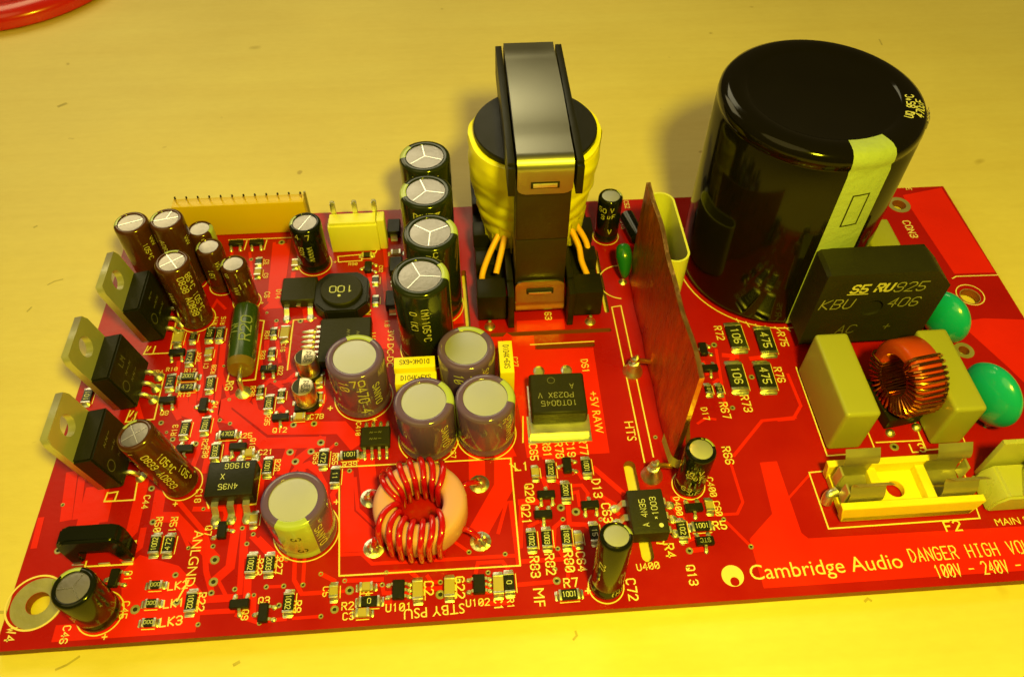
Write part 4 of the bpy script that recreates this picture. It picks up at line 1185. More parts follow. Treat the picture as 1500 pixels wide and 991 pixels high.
G4 = 'small yellow film capacitors'
for pa, pb, h, rot, lab in (((576, 523), (638, 521), 8.2, 0, 'yellow film capacitor of the stacked pair, behind'), ((577.5, 546), (640.5, 543.5), 7.6, 0, 'yellow film capacitor of the stacked pair, in front'),
                            ((729, 497), (733, 549), 8.0, 90, 'yellow film capacitor standing lengthwise next to the power diode')):
    A_ = at(*pa, h); B_ = at(*pb, h)
    if rot == 0:
        c = ((A_.x + B_.x) / 2, (A_.y + B_.y) / 2 - 1.25)
    else:
        c = ((A_.x + B_.x) / 2 + 1.25, (A_.y + B_.y) / 2)
    t = thing('film_capacitor', lab, 'capacitor', (c[0], c[1], 0), math.radians(-90 if rot else 0), G4)
    bm = BM(); box(bm, -3.6, 3.6, -1.25, 1.25, .4, h, .12); part('case', bm, M['film_yellow'], t)
    fl = 180 if 'behind' in lab else 0
    letter(t, ('D104K~6XS',), lambda i: flat_f(0, .1, h + .02, math.radians(fl)), 'dark_ink', .95, .13, .42, .2)
    for s_ in (-1, 1):
        bm = BM(); cyl(bm, .25, .02, .6, 8, (s_ * 2.5, 0)); part('leg', bm, M['tin'], t)

# ------------------------------------------------------------------ common mode choke: upright toroid
CX, CY, CZ = 147.3, 33.6, 9.4
ck = thing('common_mode_choke', 'upright ring choke with orange tape and copper windings between olive boxes', 'choke', (CX, CY, 0), math.radians(9))
RO, RI, HX = 6.6, 3.9, 2.6
bm = BM()
n = 64
sec = [(RI, -HX + .5), (RI + .4, -HX), (RO - .6, -HX), (RO, -HX + .6), (RO, HX - .6), (RO - .6, HX), (RI + .4, HX), (RI, HX - .5)]
rings = [[bm.verts.new((x, r_ * math.cos(2 * PI * i / n), CZ + r_ * math.sin(2 * PI * i / n))) for r_, x in sec] for i in range(n)]
for i in range(n):
    A, B = rings[i], rings[(i + 1) % n]
    for k in range(len(sec)):
        bm.faces.new((A[k], A[(k + 1) % len(sec)], B[(k + 1) % len(sec)], B[k]))
part('taped_core', bm, M['tape_orange'], ck, ang=50)
def turn(a, wr=.27, off=.25):
    c, s_ = math.cos(a), math.sin(a)
    pts = []
    for r_, x in ((RI - off, -HX - .1), (RI + .1, -HX - off), (RO - .3, -HX - off), (RO + off, -HX + .4), (RO + off, HX - .4), (RO - .3, HX + off), (RI + .1, HX + off), (RI - off, HX + .1)):
        pts.append((x, r_ * c, CZ + r_ * s_))
    return pts
for a0_, a1_, cnt in ((100, 200, 12), (214, 350, 16)):
    w_ = None
    for i in range(cnt):
        a = math.radians(a0_ + (a1_ - a0_) * i / (cnt - 1) + random.uniform(-.7, .7))
        bm = BM(); tube(bm, turn(a), .33, 8, True)
        part('wire_turn', bm, M['copper_wire'], ck)
bm = BM(); box(bm, -3.4, 3.4, -4.6, 4.6, .2, 3.0, .3); part('base', bm, M['plastic'], ck)
for xx in (-2.6, 2.6):
    bm = BM(); lathe(bm, [(.9, .05), (.7, .4), (0, .9)], 14, c=(xx, -5.4)); part('solder_joint', bm, M['solder'], ck)

# ------------------------------------------------------------------ green disc varistors
for px, py, z, r_, yaw, lab in ((1385, 464, 5.0, 5.2, 112, 'green coated disc varistor behind the right olive box'), (1452, 578, 7.0, 5.9, 108, 'green coated disc varistor at the near end of the olive box')):
    v = at(px, py, z)
    t = thing('varistor', lab, 'varistor', (v.x, v.y, 0), math.radians(yaw), 'green disc varistors')
    bm = BM()
    bmesh.ops.create_uvsphere(bm, u_segments=40, v_segments=24, radius=1)
    for q in bm.verts:
        x, y, zc = q.co
        rr = math.hypot(x, zc)
        q.co = Vector((x * r_, y * 3.0 * (1 - .2 * rr ** 4), z + zc * r_ * (1.0 if zc > 0 else 1.0)))
    part('disc', bm, M['teal'], t, ang=80)
    for s_ in (-1, 1):
        bm = BM(); tube(bm, smooth_path([(s_ * 2.2, s_ * .5, z - r_ * .75), (s_ * 2.4, s_ * .6, 1.4), (s_ * 2.4, s_ * .6, .02)], 4), [1.3, 1.25, 1.2, 1.1, .95, .8, .5, .35, .35], 14); part('leg', bm, M['teal'], t)

# ------------------------------------------------------------------ fuse holder
fh = thing('fuse_holder', 'yellow plastic fuse holder with two springy metal clips', 'fuse holder', (141.9, 16.2, 0))
me = outline([(-10.8, -4.6), (10.8, -4.6), (10.8, 4.6), (-10.8, 4.6)], [circle(-.4, 0, 1.5, 28)], .3, 1.6)
me.materials.append(M['holder']); link('base', me, fh)
for s_ in (-1, 1):
    bm = BM()
    ya, yb = sorted((s_ * 3.3, s_ * 4.6))
    prism(bm, [(-11.0, .3), (11.0, .3), (11.9, 4.6), (-11.9, 4.6)] if s_ < 0 else [(-11.0, .3), (11.0, .3), (11.6, 4.4), (-11.6, 4.4)], ya, yb, 'y')
    bmesh.ops.bevel(bm, geom=bm.edges[:], offset=.12, segments=1, affect='EDGES')
    part('side_wall', bm, M['holder'], fh)
for s_ in (-1, 1):
    bm = BM(); xa, xb = sorted((s_ * 3.4, s_ * 5.0)); box(bm, xa, xb, -3.3, 3.3, 1.55, 3.4, .15); part('cross_rib', bm, M['holder'], fh)
def fuse_clip(xc, out):
    c = []
    for sy in (-1, 1):
        prof_ = [(0.2, 1.8), (1.6, 1.9), (2.6, 2.7), (3.0, 4.2), (2.8, 5.6), (2.1, 6.8), (1.9, 7.6), (2.3, 8.6), (3.4, 9.8)]
        bm = BM()
        fine = smooth_path([(0, sy * y, z) for y, z in prof_], 4)
        A = [bm.verts.new((xc - 2.9, p.y, p.z)) for p in fine]; B = [bm.verts.new((xc + 2.9, p.y, p.z)) for p in fine]
        for k in range(len(fine) - 1):
            bm.faces.new((A[k], A[k + 1], B[k + 1], B[k]))
        bmesh.ops.solidify(bm, geom=bm.faces[:], thickness=.35)
        part('clip_jaw', bm, M['clip'], fh, ang=50)
        bm = BM(); box(bm, min(xc + out * 2.7, xc + out * 3.1), max(xc + out * 2.7, xc + out * 3.1), sy * 1.6 - .9, sy * 1.6 + .9, 2.4, 6.0, .1)
        part('end_stop', bm, M['clip'], fh)
    bm = BM(); tube(bm, smooth_path([(xc + out * 3, 0, 2), (xc + out * 4.2, -.4, 1.6), (xc + out * 4.6, -1, .1)]), .9, 10); part('solder_tail', bm, M['solder'], fh)
fuse_clip(-7.6, -1); fuse_clip(7.8, 1)

# ------------------------------------------------------------------ mains switch connector at the frame edge
v = at(1470, 735)
mc = thing('switch_connector', 'translucent pale plastic connector with a metal blade by the print MAIN SW', 'connector', (v.x, v.y, 0))
bm = BM(); prism(bm, [(-4.0, .1), (9, .1), (9, 4.6), (-1.8, 4.6), (-3.4, 3.0)], -1.6, 4.6, 'y')
bmesh.ops.bevel(bm, geom=bm.edges[:], offset=.4, segments=2, affect='EDGES'); part('base', bm, M['clear'], mc)
bm = BM(); box(bm, -2.6, 9, 5.0, 5.9, .2, 10.5, .12); part('back_plate', bm, M['clear'], mc)
bm = BM(); box(bm, .8, 1.7, -1.0, 4.0, 4.4, 10.8, .15); bl = part('blade', bm, M['tab'], mc)
bl.rotation_euler = (0, 0, math.radians(-24))
bm = BM(); cyl(bm, 1.1, -.06, .06, 20); ho = part('red_spot', bm, M['red_gloss'], mc, (2.9, 1.9, 7.6), (0, math.radians(90), math.radians(-24)))

# ------------------------------------------------------------------ connectors at the rear edge
yc = thing('pin_header', 'amber plastic connector strip with a row of thin pins at the rear edge', 'connector', (25.5, 86.2, 0))
bm = BM(); box(bm, -13.6, 13.4, 0, 2.6, .1, 8.4, .2); part('housing', bm, M['strip'], yc)
for i in range(12):
    bm = BM(); xx = -12.6 + i * 2.32
    tube(bm, [(xx, 1.3, 8.2), (xx, 1.3, 9.6)], .16, 6); p_ = part('pin', bm, M['gold_can'], yc)
    bm = BM(); tube(bm, [(xx, 1.3, 9.6), (xx, 1.3, 10.0)], [.22, .18], 6); part('pin_tip', bm, M['hole'], p_)
bm = BM(); tube(bm, [(13.9, 1.0, .1), (13.9, 1.0, 10.4)], .22, 6); part('pin', bm, M['pad'], yc)
wc = thing('power_connector', 'cream plastic three pin connector at the rear edge', 'connector', (49.7, 79.4, 0))
bm = BM(); box(bm, -5.6, 4.4, 0, 3.0, .1, 7.2, .2); part('housing', bm, M['conn'], wc)
bm = BM(); box(bm, -5.3, 4.2, .4, 3.3, 7.1, 7.9, .2); part('ridge', bm, M['conn'], wc)
bm = BM(); box(bm, 4.4, 6.0, .3, 3.2, .1, 8.2, .3); part('latch', bm, M['conn'], wc)
for xx in (-4.4, 0, 4.0):
    bm = BM(); box(bm, xx - .5, xx + .5, 3.4, 4.3, .1, 10.4, .15); p_ = part('pin', bm, M['tin'], wc)
    bm = BM(); box(bm, xx - .42, xx + .42, 3.45, 4.2, 10.4, 10.75, .15); part('pin_tip', bm, M['pad'], p_)

# ------------------------------------------------------------------ red wound toroid
LX, LY = at(616, 742, 4.0).x, at(616, 742, 4.0).y
tz = thing('toroid_inductor', 'salmon ring inductor wound with thick red wire in a printed square', 'inductor', (LX, LY, 0))
R0, R1, Z0, Z1 = 7.5, 3.7, .9, 6.2
bm = BM()
lathe(bm, [(R1, Z0 + .7), (R1 + .2, Z0 + .2), (R1 + .7, Z0), (R0 - .8, Z0), (R0 - .2, Z0 + .3), (R0, Z0 + 1.0), (R0, Z1 - 1.1), (R0 - .3, Z1 - .35), (R0 - 1.0, Z1), (R1 + .8, Z1), (R1 + .2, Z1 - .3), (R1, Z1 - .9), (R1, Z0 + .7)], 72)
part('core', bm, M['core_pink'], tz, ang=60)
def redturn(a, da, jitter=0):
    wr = .52
    p = []
    for r_, z in ((R1 - .35, Z0 + .2), (R1 - .45, (Z0 + Z1) / 2), (R1 - .25, Z1 - .2), (R1 + .7, Z1 + .5), ((R0 + R1) / 2 + .2, Z1 + .75), (R0 - .5, Z1 + .45), (R0 + .45, Z1 - .7), (R0 + .55, (Z0 + Z1) / 2), (R0 + .45, Z0 + .3), (R0 - .6, Z0 - .42), ((R0 + R1) / 2, Z0 - .42), (R1 + .3, Z0 - .35)):
        f = (r_ - R1) / (R0 - R1)
        aa = a + da * f
        p.append((r_ * math.cos(aa), r_ * math.sin(aa), max(.5, z)))
    return smooth_path(p + [p[0]], 3)[:-1]
for base, spread, cnt in ((103, 70, 7), (257, 70, 7)):
    for i in range(cnt):
        a = math.radians(base - spread + 2 * spread * i / (cnt - 1) * .98)
        inner = math.radians(base) + (a - math.radians(base)) * 1.0
        ao = math.radians(base) + (a - math.radians(base)) * .60
        bm = BM(); tube(bm, redturn(inner, ao - inner + random.uniform(-.06, .06)), .50, 10, True)
        part('wire_turn', bm, M['red_wire'], tz)
for (px, py), pts in (((543, 730), None), ((548, 803), None), ((702, 709), None), ((704, 793), None)):
    v = at(px, py); ex, ey = v.x - LX, v.y - LY
    d = Vector((ex, ey, 0)).normalized()
    st_ = d * (R0 + .5)
    bm = BM(); tube(bm, smooth_path([(st_.x * .8, st_.y * .8, 1.6), (st_.x * 1.04, st_.y * 1.04, 2.6), ((st_.x + ex) / 2 * 1.02, (st_.y + ey) / 2 * 1.02, 2.0), (ex, ey, .3)]), .5, 10)
    part('wire_end', bm, M['red_wire'], tz)
    bm = BM(); lathe(bm, [(1.75, .03), (1.7, .2), (1.15, .35), (.85, .8), (.6, 1.15), (0, 1.2)], 24, c=(ex, ey))
    for q in bm.verts: q.co.z *= 1 + .25 * math.sin(q.co.x * 5 + q.co.y * 7)
    part('solder_joint', bm, M['solder'], tz)

# ------------------------------------------------------------------ green wirewound resistor
A_ = at(361, 452, 3.4); B_ = at(351.5, 541, 3.4)
d = (B_ - A_); L_ = d.length; d.normalize()
rs = thing('wirewound_resistor', 'olive green cylindrical resistor marked R20 lying on the board', 'resistor', ((A_.x + B_.x) / 2, (A_.y + B_.y) / 2, 0), math.atan2(d.y, d.x))
bm = BM(); tube(bm, [(q, 0, 3.1) for q in (-L_ / 2 - .2, -L_ / 2, -L_ / 2 + .8, L_ / 2 - 1.8)], [2.0, 2.3, 2.5, 2.5], 32); part('body', bm, M['res_green'], rs)
bm = BM(); tube(bm, [(q, 0, 3.1) for q in (L_ / 2 - 1.82, L_ / 2 - .7, L_ / 2 - .1, L_ / 2)], [2.48, 2.42, 2.2, 1.4], 32); part('end_cap', bm, M['res_end'], rs)
for s_ in (-1, 1):
    e = L_ / 2 + .1
    bm = BM(); tube(bm, smooth_path([(s_ * (e - .6), 0, 3.1), (s_ * (e + 1.2), 0, 3.1), (s_ * (e + 2.1), 0, 2.6), (s_ * (e + 2.6), 0, .1)]), .42, 10); part('leg', bm, M['tin'], rs)
    bm = BM(); lathe(bm, [(1.5, .03), (1.3, .25), (.6, .7), (0, .9)], 20, c=(s_ * (e + 2.6), 0)); part('solder_joint', bm, M['solder'], rs)
def res_f(a0):
    return lambda x, y, l: (-.8 - x, -(2.56 + l) * math.sin(a0 + y / 2.5) , 3.1 + (2.56 + l) * math.cos(a0 + y / 2.5))
bm = BM(); strokes(bm, 'R20', 1.9, .26, res_f(.35 * -1), .8, .3); part('lettering', bm, M['res_ink'], rs, smooth=False)
bm = BM(); strokes(bm, '7W', 1.6, .22, res_f(.55), .7, .3); part('lettering', bm, M['res_ink'], rs, smooth=False)

# ------------------------------------------------------------------ power packages and chips
def gull(parent, x, y, dirx, diry, L1, w, z_top, mt='tin', name='leg'):
    """one flat lead leaving a body at (x, y, z_top) in direction (dirx, diry), foot on the board"""
    bm = BM()
    px_, py_ = -diry, dirx
    prof_ = [(-.2, z_top), (L1 * .35, z_top), (L1 * .55, z_top * .4), (L1 * .65, .22), (L1, .18)]
    rows_ = []
    for s_, z in prof_:
        rows_.append([bm.verts.new((x + dirx * s_ + px_ * q * w / 2, y + diry * s_ + py_ * q * w / 2, z + dz)) for q, dz in ((-1, .12), (1, .12), (1, -.12), (-1, -.12))])
    for a, b in zip(rows_, rows_[1:]):
        for k in range(4):
            bm.faces.new((a[k], a[(k + 1) % 4], b[(k + 1) % 4], b[k]))
    bm.faces.new(rows_[0][::-1]); bm.faces.new(rows_[-1])
    return part(name, bm, M[mt], parent, ang=30)
def solder_blob(parent, x, y, rx, ry, h=.25, name='solder'):
    bm = BM(); lathe(bm, [(1, .03), (.85, .5), (.45, .9), (0, 1)], 16)
    for q in bm.verts: q.co = Vector((x + q.co.x * rx, y + q.co.y * ry, q.co.z * h))
    return part(name, bm, M['solder'], parent)

# square power diode DS1
c = at(817, 575, 4.3)
t = thing('power_diode', 'large square black power diode on a shiny metal tab by print DS1', 'diode', (c.x, c.y, 0), math.radians(-1))
bm = BM(); prism(bm, [(-4.9, -4.4), (4.9, -4.4), (4.9, 4.3), (-4.9, 4.3)], 1.1, 4.5); bmesh.ops.bevel(bm, geom=bm.edges[:], offset=.35, segments=1, affect='EDGES'); body = part('body', bm, M['resin_matt'], t)
bm = BM(); box(bm, -5.2, 5.2, -6.3, 4.0, .08, 1.15, .12); part('tab', bm, M['tin'], t)
bm = BM(); box(bm, -5.6, 5.6, -7.6, -2.0, .03, .12); part('pad', bm, M['tin'], t)
for s_ in (-1, 1):
    gull(t, s_ * 2.6, 4.3, 0, 1, 3.9, 1.3, 1.6); solder_blob(t, s_ * 2.6, 8.0, 1.1, 1.3, .3)
bm = BM(); box(bm, -.6, .6, 4.2, 5.0, 1.5, 1.9, .08); part('stub_leg', bm, M['tin'], t)
letter(t, ('10TQ045', 'P023X V', 'A'), lambda i: flat_f((0, -.4, 2.6)[i], (-2.3, -.6, 1.2)[i], 4.52, PI), 'laser', 1.05, .11)
bm = BM(); ribbon(bm, circle(-1.0, 2.6, .65, 20), .1, 4.53, True); part('emblem', bm, M['faint_ink'], t, smooth=False)

# small power diode D14 and round inductor 100
c = at(438, 424, 2.3)
t = thing('power_diode', 'black power diode with two legs left of the round inductor', 'diode', (c.x, c.y, 0))
bm = BM(); box(bm, -3.4, 3.4, -2.9, 3.4, .15, 2.4, .2, 1); part('body', bm, M['resin_matt'], t)
for s_ in (-2.3, 2.3):
    gull(t, s_, -2.9, 0, -1, 3.2, .95, 1.1); solder_blob(t, s_, -5.6, .8, 1.0, .3)
bm = BM(); box(bm, -.4, .4, -3.5, -2.8, .9, 1.4, .08); part('stub_leg', bm, M['tin'], t)
bm = BM(); box(bm, -2.8, 2.8, 3.2, 4.4, .08, .6, .1); part('tab', bm, M['tin'], t)
c = at(500, 423, 4.2)
t = thing('power_inductor', 'round black shielded inductor marked 100', 'inductor', (c.x, c.y, 0))
bm = BM(); prism(bm, [(-5.2, -3.0), (-3.0, -5.2), (3.0, -5.2), (5.2, -3.0), (5.2, 3.0), (3.0, 5.2), (-3.0, 5.2), (-5.2, 3.0)], .3, 3.6); bmesh.ops.bevel(bm, geom=bm.edges[:], offset=.3, segments=2, affect='EDGES'); part('shield', bm, M['resin'], t)
bm = BM(); lathe(bm, [(4.1, 3.5), (4.1, 4.1), (3.9, 4.35), (0, 4.4)], 40); part('drum', bm, M['resin_matt'], t)
letter(t, ('100',), lambda i: flat_f(0, -.2, 4.43, PI), 'chip_ink', 1.6, .2, .75, .25)
bm = BM(); disc(bm, .32, 4.43, 14, (-.3, -1.9)); part('dot', bm, M['chip_ink'], t)
bm = BM(); box(bm, -3.0, 3.0, -6.0, -5.0, .05, .5, .1); part('terminal', bm, M['tin'], t)

# wide chip with a row of legs
c = at(502, 497, 2.4)
t = thing('regulator_chip', 'wide black chip with a dense row of legs behind the purple capacitor', 'chip', (c.x, c.y, 0))
bm = BM(); prism(bm, [(-4.4, -5.2), (5.2, -5.2), (5.2, 5.4), (-4.4, 5.4)], .25, 2.5); bmesh.ops.bevel(bm, geom=bm.edges[:], offset=.2, segments=1, affect='EDGES'); part('body', bm, M['resin_matt'], t)
for i in range(8):
    gull(t, -4.4, 4.3 - 1.22 * i, -1, 0, 2.7, .55, 1.3); solder_blob(t, -7.0, 4.3 - 1.22 * i, 1.5, .42, .3)
letter(t, ('~-~~', '-~~'), lambda i: flat_f(1.0 + 1.8 * i, .2, 2.52, PI / 2), 'faint_ink', 1.3)

# two optocouplers
c = at(338, 700, 3.5)
t = thing('optocoupler', 'black six legged chip marked 4N35 upside down, left half of board', 'chip', (c.x, c.y, 0), group='six legged chips')
bm = BM(); box(bm, -3.9, 3.9, -3.25, 3.25, .4, 3.7, .35, 2); part('body', bm, M['resin'], t)
for xx in (-2.54, 0, 2.54):
    for s_ in (-1, 1):
        gull(t, xx, s_ * 3.2, 0, s_, 2.6, 1.1, 1.7); solder_blob(t, xx, s_ * 5.7, .85, 1.0, .35)
letter(t, ('019GG', 'X', '4N35'), lambda i: flat_f((.8, -1.3, -.2)[i], (-2.2, -.3, 1.6)[i] * -1, 3.73, PI), 'chip_ink', .95, .11)
bm = BM(); disc(bm, .2, 3.73, 12, (2.0 * -1 + 4.6, 2.3)); part('dot', bm, M['chip_ink'], t)
c = at(949, 748, 3.6)
t = thing('optocoupler', 'black six legged chip marked 4N35 1003 beside the slim front capacitor', 'chip', (c.x, c.y, 0), group='six legged chips')
bm = BM(); box(bm, -2.95, 2.95, -3.9, 3.9, .4, 3.7, .35, 2); part('body', bm, M['resin_matt'], t)
for yy in (-2.54, 0, 2.54):
    for s_ in (-1, 1):
        gull(t, s_ * 2.9, yy, s_, 0, 2.0, 1.1, 1.7); solder_blob(t, s_ * 4.6, yy, .9, .8, .35)
letter(t, ('A 4N35', '*1003'), lambda i: flat_f((-.7, 1.1)[i], (-.3, .4)[i], 3.73, PI / 2), 'chip_ink', .95, .11)
bm = BM(); disc(bm, .38, 3.73, 16, (1.7, -2.6)); part('dot', bm, M['chip_ink'], t)

# eight legged chip
c = at(550, 638, 1.5)
t = thing('small_chip', 'small black eight legged chip between purple capacitor and toroid outline', 'chip', (c.x, c.y, 0))
bm = BM(); box(bm, -2.5, 2.5, -1.95, 1.95, .2, 1.6, .15, 1); part('body', bm, M['resin_matt'], t)
for i in range(4):
    for s_ in (-1, 1):
        gull(t, -1.9 + 1.27 * i, s_ * 1.9, 0, s_, 1.3, .45, .8); solder_blob(t, -1.9 + 1.27 * i, s_ * 3.3, .38, .7, .3)
letter(t, ('~-~', '~~-'), lambda i: flat_f(0, .7 - 1.3 * i, 1.62), 'faint_ink', .85)
# ------------------------------------------------------------------ surface-mount parts
SIZES = {'1206': (3.2, 1.6, .62), '0805': (2.1, 1.3, .55), '2512': (6.4, 3.2, .7)}
def chip_part(kind, px, py, axis, size, mark, label, group, name, rot_mark=0):
    L_, W_, H_ = SIZES[size]
    c = at(px, py, H_ * .6)
    rz = {'v': PI / 2, 'h': 0.0}[axis] + random.uniform(-.025, .025)
    t = thing(name, label, {'r': 'resistor', 'c': 'capacitor'}[kind], (c.x, c.y, 0), rz, group)
    hb = H_ if kind == 'r' else H_ * 1.45
    tl = .42 if size != '2512' else .7
    def body(bm): box(bm, -L_ / 2 + tl, L_ / 2 - tl, -W_ / 2, W_ / 2, .10, hb - .03, .05, 1)
    def glaze(bm): box(bm, -L_ / 2 + tl * .9, L_ / 2 - tl * .9, -W_ / 2 + .06, W_ / 2 - .06, hb - .04, hb + .02, .02, 1)
    def term(bm): box(bm, -L_ / 2, -L_ / 2 + tl, -W_ / 2 - .02, W_ / 2 + .02, .08, hb, .08, 2)
    def fillet(bm):
        n = 8
        e = .68 if size != '2512' else .8
        rows = []
        for i in range(n + 1):
            u = i / n
            x = -L_ / 2 + .05 - e * u
            z = .04 + (hb * .82) * (1 - u) ** 2.0 + .05 * math.sin(u * 9)
            w_ = W_ / 2 * (1.02 - .18 * u * u)
            rows.append([bm.verts.new((x, y, max(.03, z * f))) for y, f in ((-w_, .12), (-w_ * .6, .9), (0, 1.08), (w_ * .6, .9), (w_, .12))])
        for a, b in zip(rows, rows[1:]):
            for k in range(4):
                bm.faces.new((a[k], a[k + 1], b[k + 1], b[k]))
    key = (kind, size)
    b_ = link('body', cached(key + ('b',), body, M['ceramic' if kind == 'c' else 'resin']), t)
    if kind == 'r':
        link('glaze', cached(key + ('g',), glaze, M['chip']), t)
    for s_ in (0, 1):
        tm = link('terminal', cached(key + ('t',), term, M['tin']), t, None, (0, 0, PI * s_))
        link('solder_fillet', cached(key + ('f', s_ if False else 0), fillet, M['solder']), tm)
    if mark:
        hh = {'1206': .78, '0805': .55, '2512': 1.45}[size]
        bm = BM()
        strokes(bm, mark, hh, hh * .15, flat_f(0, 0, hb + .035, rot_mark), .52 if len(mark) > 3 else .62, .2 if len(mark) > 3 else .3)
        part('marking', bm, M['chip_ink'], t, smooth=False)
    # printed bracket beside the part
    c_, s_ = math.cos(rz), math.sin(rz)
    sd = -1
    y0 = sd * (W_ / 2 + .28)
    silk([(c.x + x * c_ - y0 * s_, c.y + x * s_ + y0 * c_) for x in (-L_ / 2 + .1, L_ / 2 - .1)], .15, px=False)
    return t

R_ = [(283, 494, 'v', '0805', '11', 'by print C5 under the brown capacitor marked A0838'), (307.6, 489, 'v', '1206', '101', 'below the print R14'), (322, 489, 'v', '1206', '1002', 'below the print R15'),
      (278.6, 523, 'v', '1206', '472', 'left of the print R24'), (249.7, 559, 'v', '1206', '741', 'below the print R10'), (276.5, 551, 'h', '1206', '2001', 'below the print R12'), (274.4, 567, 'h', '1206', '472', 'above the print R19'),
      (308, 562, 'v', '1206', '2001', 'below the print R20'), (271, 628, 'v', '1206', '1002', 'right of the print R13'), (301, 622, 'v', '1206', '1002', 'above the print R21'),
      (400.6, 487, 'v', '0805', '10', 'right of the print R34'), (398, 517, 'v', '0805', '100', 'right of the print R33'), (381, 573, 'v', '0805', '100', 'right of the print R36'), (394, 590, 'v', '1206', '1002', 'above the print R35'),
      (412, 578, 'v', '0805', '101', 'left of the nearer gold can capacitor'), (334, 636, 'h', '1206', '4702', 'left of the print R25'), (315.6, 661, 'v', '1206', '2003', 'right of the print R30'), (392, 683, 'v', '1206', '1001', 'left of the print R28'),
      (474, 671, 'v', '1206', '472', 'right of the print R53'), (491, 697, 'v', '1206', '11', 'below the print R55'), (512.5, 666, 'h', '1206', '1001', 'above the print R39'), (227, 797, 'v', '1206', '1002', 'below the print R50'), (247, 797, 'v', '1206', '472', 'below the print R51'),
      (228, 856, 'h', '0805', '000', 'left of the print LK2'), (222, 883, 'h', '0805', '000', 'left of the print LK1'), (218, 911, 'h', '0805', '000', 'left of the print LK3'), (279.6, 881, 'v', '1206', '1002', 'left of the print R22'),
      (368, 825.5, 'v', '1206', '1002', 'left of the print R23'), (394.4, 825.5, 'v', '1206', '2003', 'left of the print R27'), (422.6, 882, 'v', '1206', '1002', 'left of the print R9'), (541, 880, 'h', '1206', '0', 'right of the print R2'), (746, 853, 'v', '1206', '0', 'above the print R1'),
      (806.6, 687.5, 'v', '1206', '1202', 'below the print R81'), (859, 683, 'v', '1206', '1001', 'below the print R77'), (828.6, 719, 'v', '1206', '2001', 'right of the transistor by print Q20'), (778.7, 790, 'v', '1206', '1002', 'above the print R83'), (801, 788, 'v', '1206', '1003', 'above the print R82'),
      (829.8, 786, 'v', '1206', '1802', 'above the print R80'), (871, 780, 'v', '1206', '15', 'tucked against the slim front capacitor'), (834, 870, 'h', '1206', '1001', 'below the print R7'), (1037.7, 570, 'v', '0805', '101', 'right of the copper sheet corner'), (1053.8, 570, 'v', '0805', '101', 'above the print R67'),
      (999.4, 775, 'v', '1206', '102', 'below the print D400'), (1027.8, 770, 'h', '1206', '1001', 'left of the print R5'), (379, 383, 'v', '0805', '', 'left of the print C8'), (537.4, 373, 'h', '0805', '', 'under the cream connector'), (550, 410, 'v', '0805', '', 'right of the round inductor, farther one'),
      (577, 409, 'v', '0805', '', 'left of the foremost tall dark capacitor'), (550, 439.5, 'v', '0805', '', 'right of the round inductor, nearer one'), (128, 580, 'v', '1206', '101', 'between the middle and near power transistors')]
for px, py, ax, sz, mk, where in R_:
    chip_part('r', px, py, ax, sz, mk, ('black chip resistor marked %s %s' % (mk, where)) if mk else 'small black chip resistor ' + where, 'chip resistors', 'chip_resistor', PI if ax == 'v' and px > 260 else 0)
for px, py, mk, d_ in ((1078, 493, '106', 'R72'), (1121, 499, '475', 'R75'), (1079, 551, '106', 'R73'), (1120.5, 551, '475', 'R76')):
    chip_part('r', px, py, 'v', '2512', mk, 'large black chip resistor marked %s next to the print %s' % (mk, d_), 'large chip resistors', 'large_chip_resistor', PI)
C_ = [(261.7, 495, 'v', '1206', 'right of the rear power transistor legs'), (306, 517, 'v', '0805', 'above the print C11'), (417.6, 488, 'v', '1206', 'above the print C16'), (439, 610, 'h', '0805', 'left of the print C7B'), (365, 663, 'h', '0805', 'left of the print C21'),
      (372, 760, 'v', '0805', 'between the upside down six legged chip and purple capacitor'), (489, 866, 'v', '0805', 'right of the print C5 at the front'), (536.7, 859, 'h', '0805', 'above the print C4'), (531, 897, 'h', '0805', 'right of the print C3'),
      (612, 864, 'v', '1206', 'left of the print C2'), (658.5, 860, 'v', '1206', 'left of the print G22'), (730, 856, 'v', '1206', 'above the print C1'), (783.8, 692, 'v', '0805', 'below the print C65'), (847.4, 789, 'v', '0805', 'above the print C64'),
      (1038.7, 740.5, 'v', '0805', 'left of the print C60'), (378, 399, 'v', '0805', 'left of the print C9'), (432.6, 386, 'v', '0805', 'left of the black capacitor with diagonal vent'), (580, 370, 'h', '0805', 'hidden in shade beside the dark capacitor column'), (467, 583, 'v', '0805', 'right of the nearer gold can'), (468, 557, 'v', '0805', 'right of the farther gold can')]
for px, py, ax, sz, where in C_:
    chip_part('c', px, py, ax, sz, '', 'tan chip capacitor ' + where, 'chip capacitors', 'chip_capacitor')

def sot(px, py, rot, label, five=False, mark='', w=2.9, d=1.4, h=1.05, name='small_transistor', cat='transistor'):
    c = at(px, py, h * .6)
    t = thing(name, label, cat, (c.x, c.y, 0), math.radians(rot) + random.uniform(-.03, .03), 'small three legged transistors' if not five else 'small five legged chips')
    def body(bm):
        prism(bm, [(-w / 2, -d / 2), (w / 2, -d / 2), (w / 2, d / 2), (-w / 2, d / 2)], .14, h)
        bmesh.ops.bevel(bm, geom=bm.edges[:], offset=.12, segments=1, affect='EDGES')
    link('body', cached(('sot', w, d, h), body, M['resin']), t)
    legs = [(-.95, -1), (.95, -1), (0, 1)] if not five else [(-.95, -1), (0, -1), (.95, -1), (-.95, 1), (.95, 1)]
    for lx, s_ in legs:
        gull(t, lx, s_ * d / 2, 0, s_, .85, .45, .55); solder_blob(t, lx, s_ * (d / 2 + .75), .42, .5, .28)
    if mark:
        letter(t, (mark,), lambda i: flat_f(0, 0, h + .02), 'laser', .7, .1)
    return t
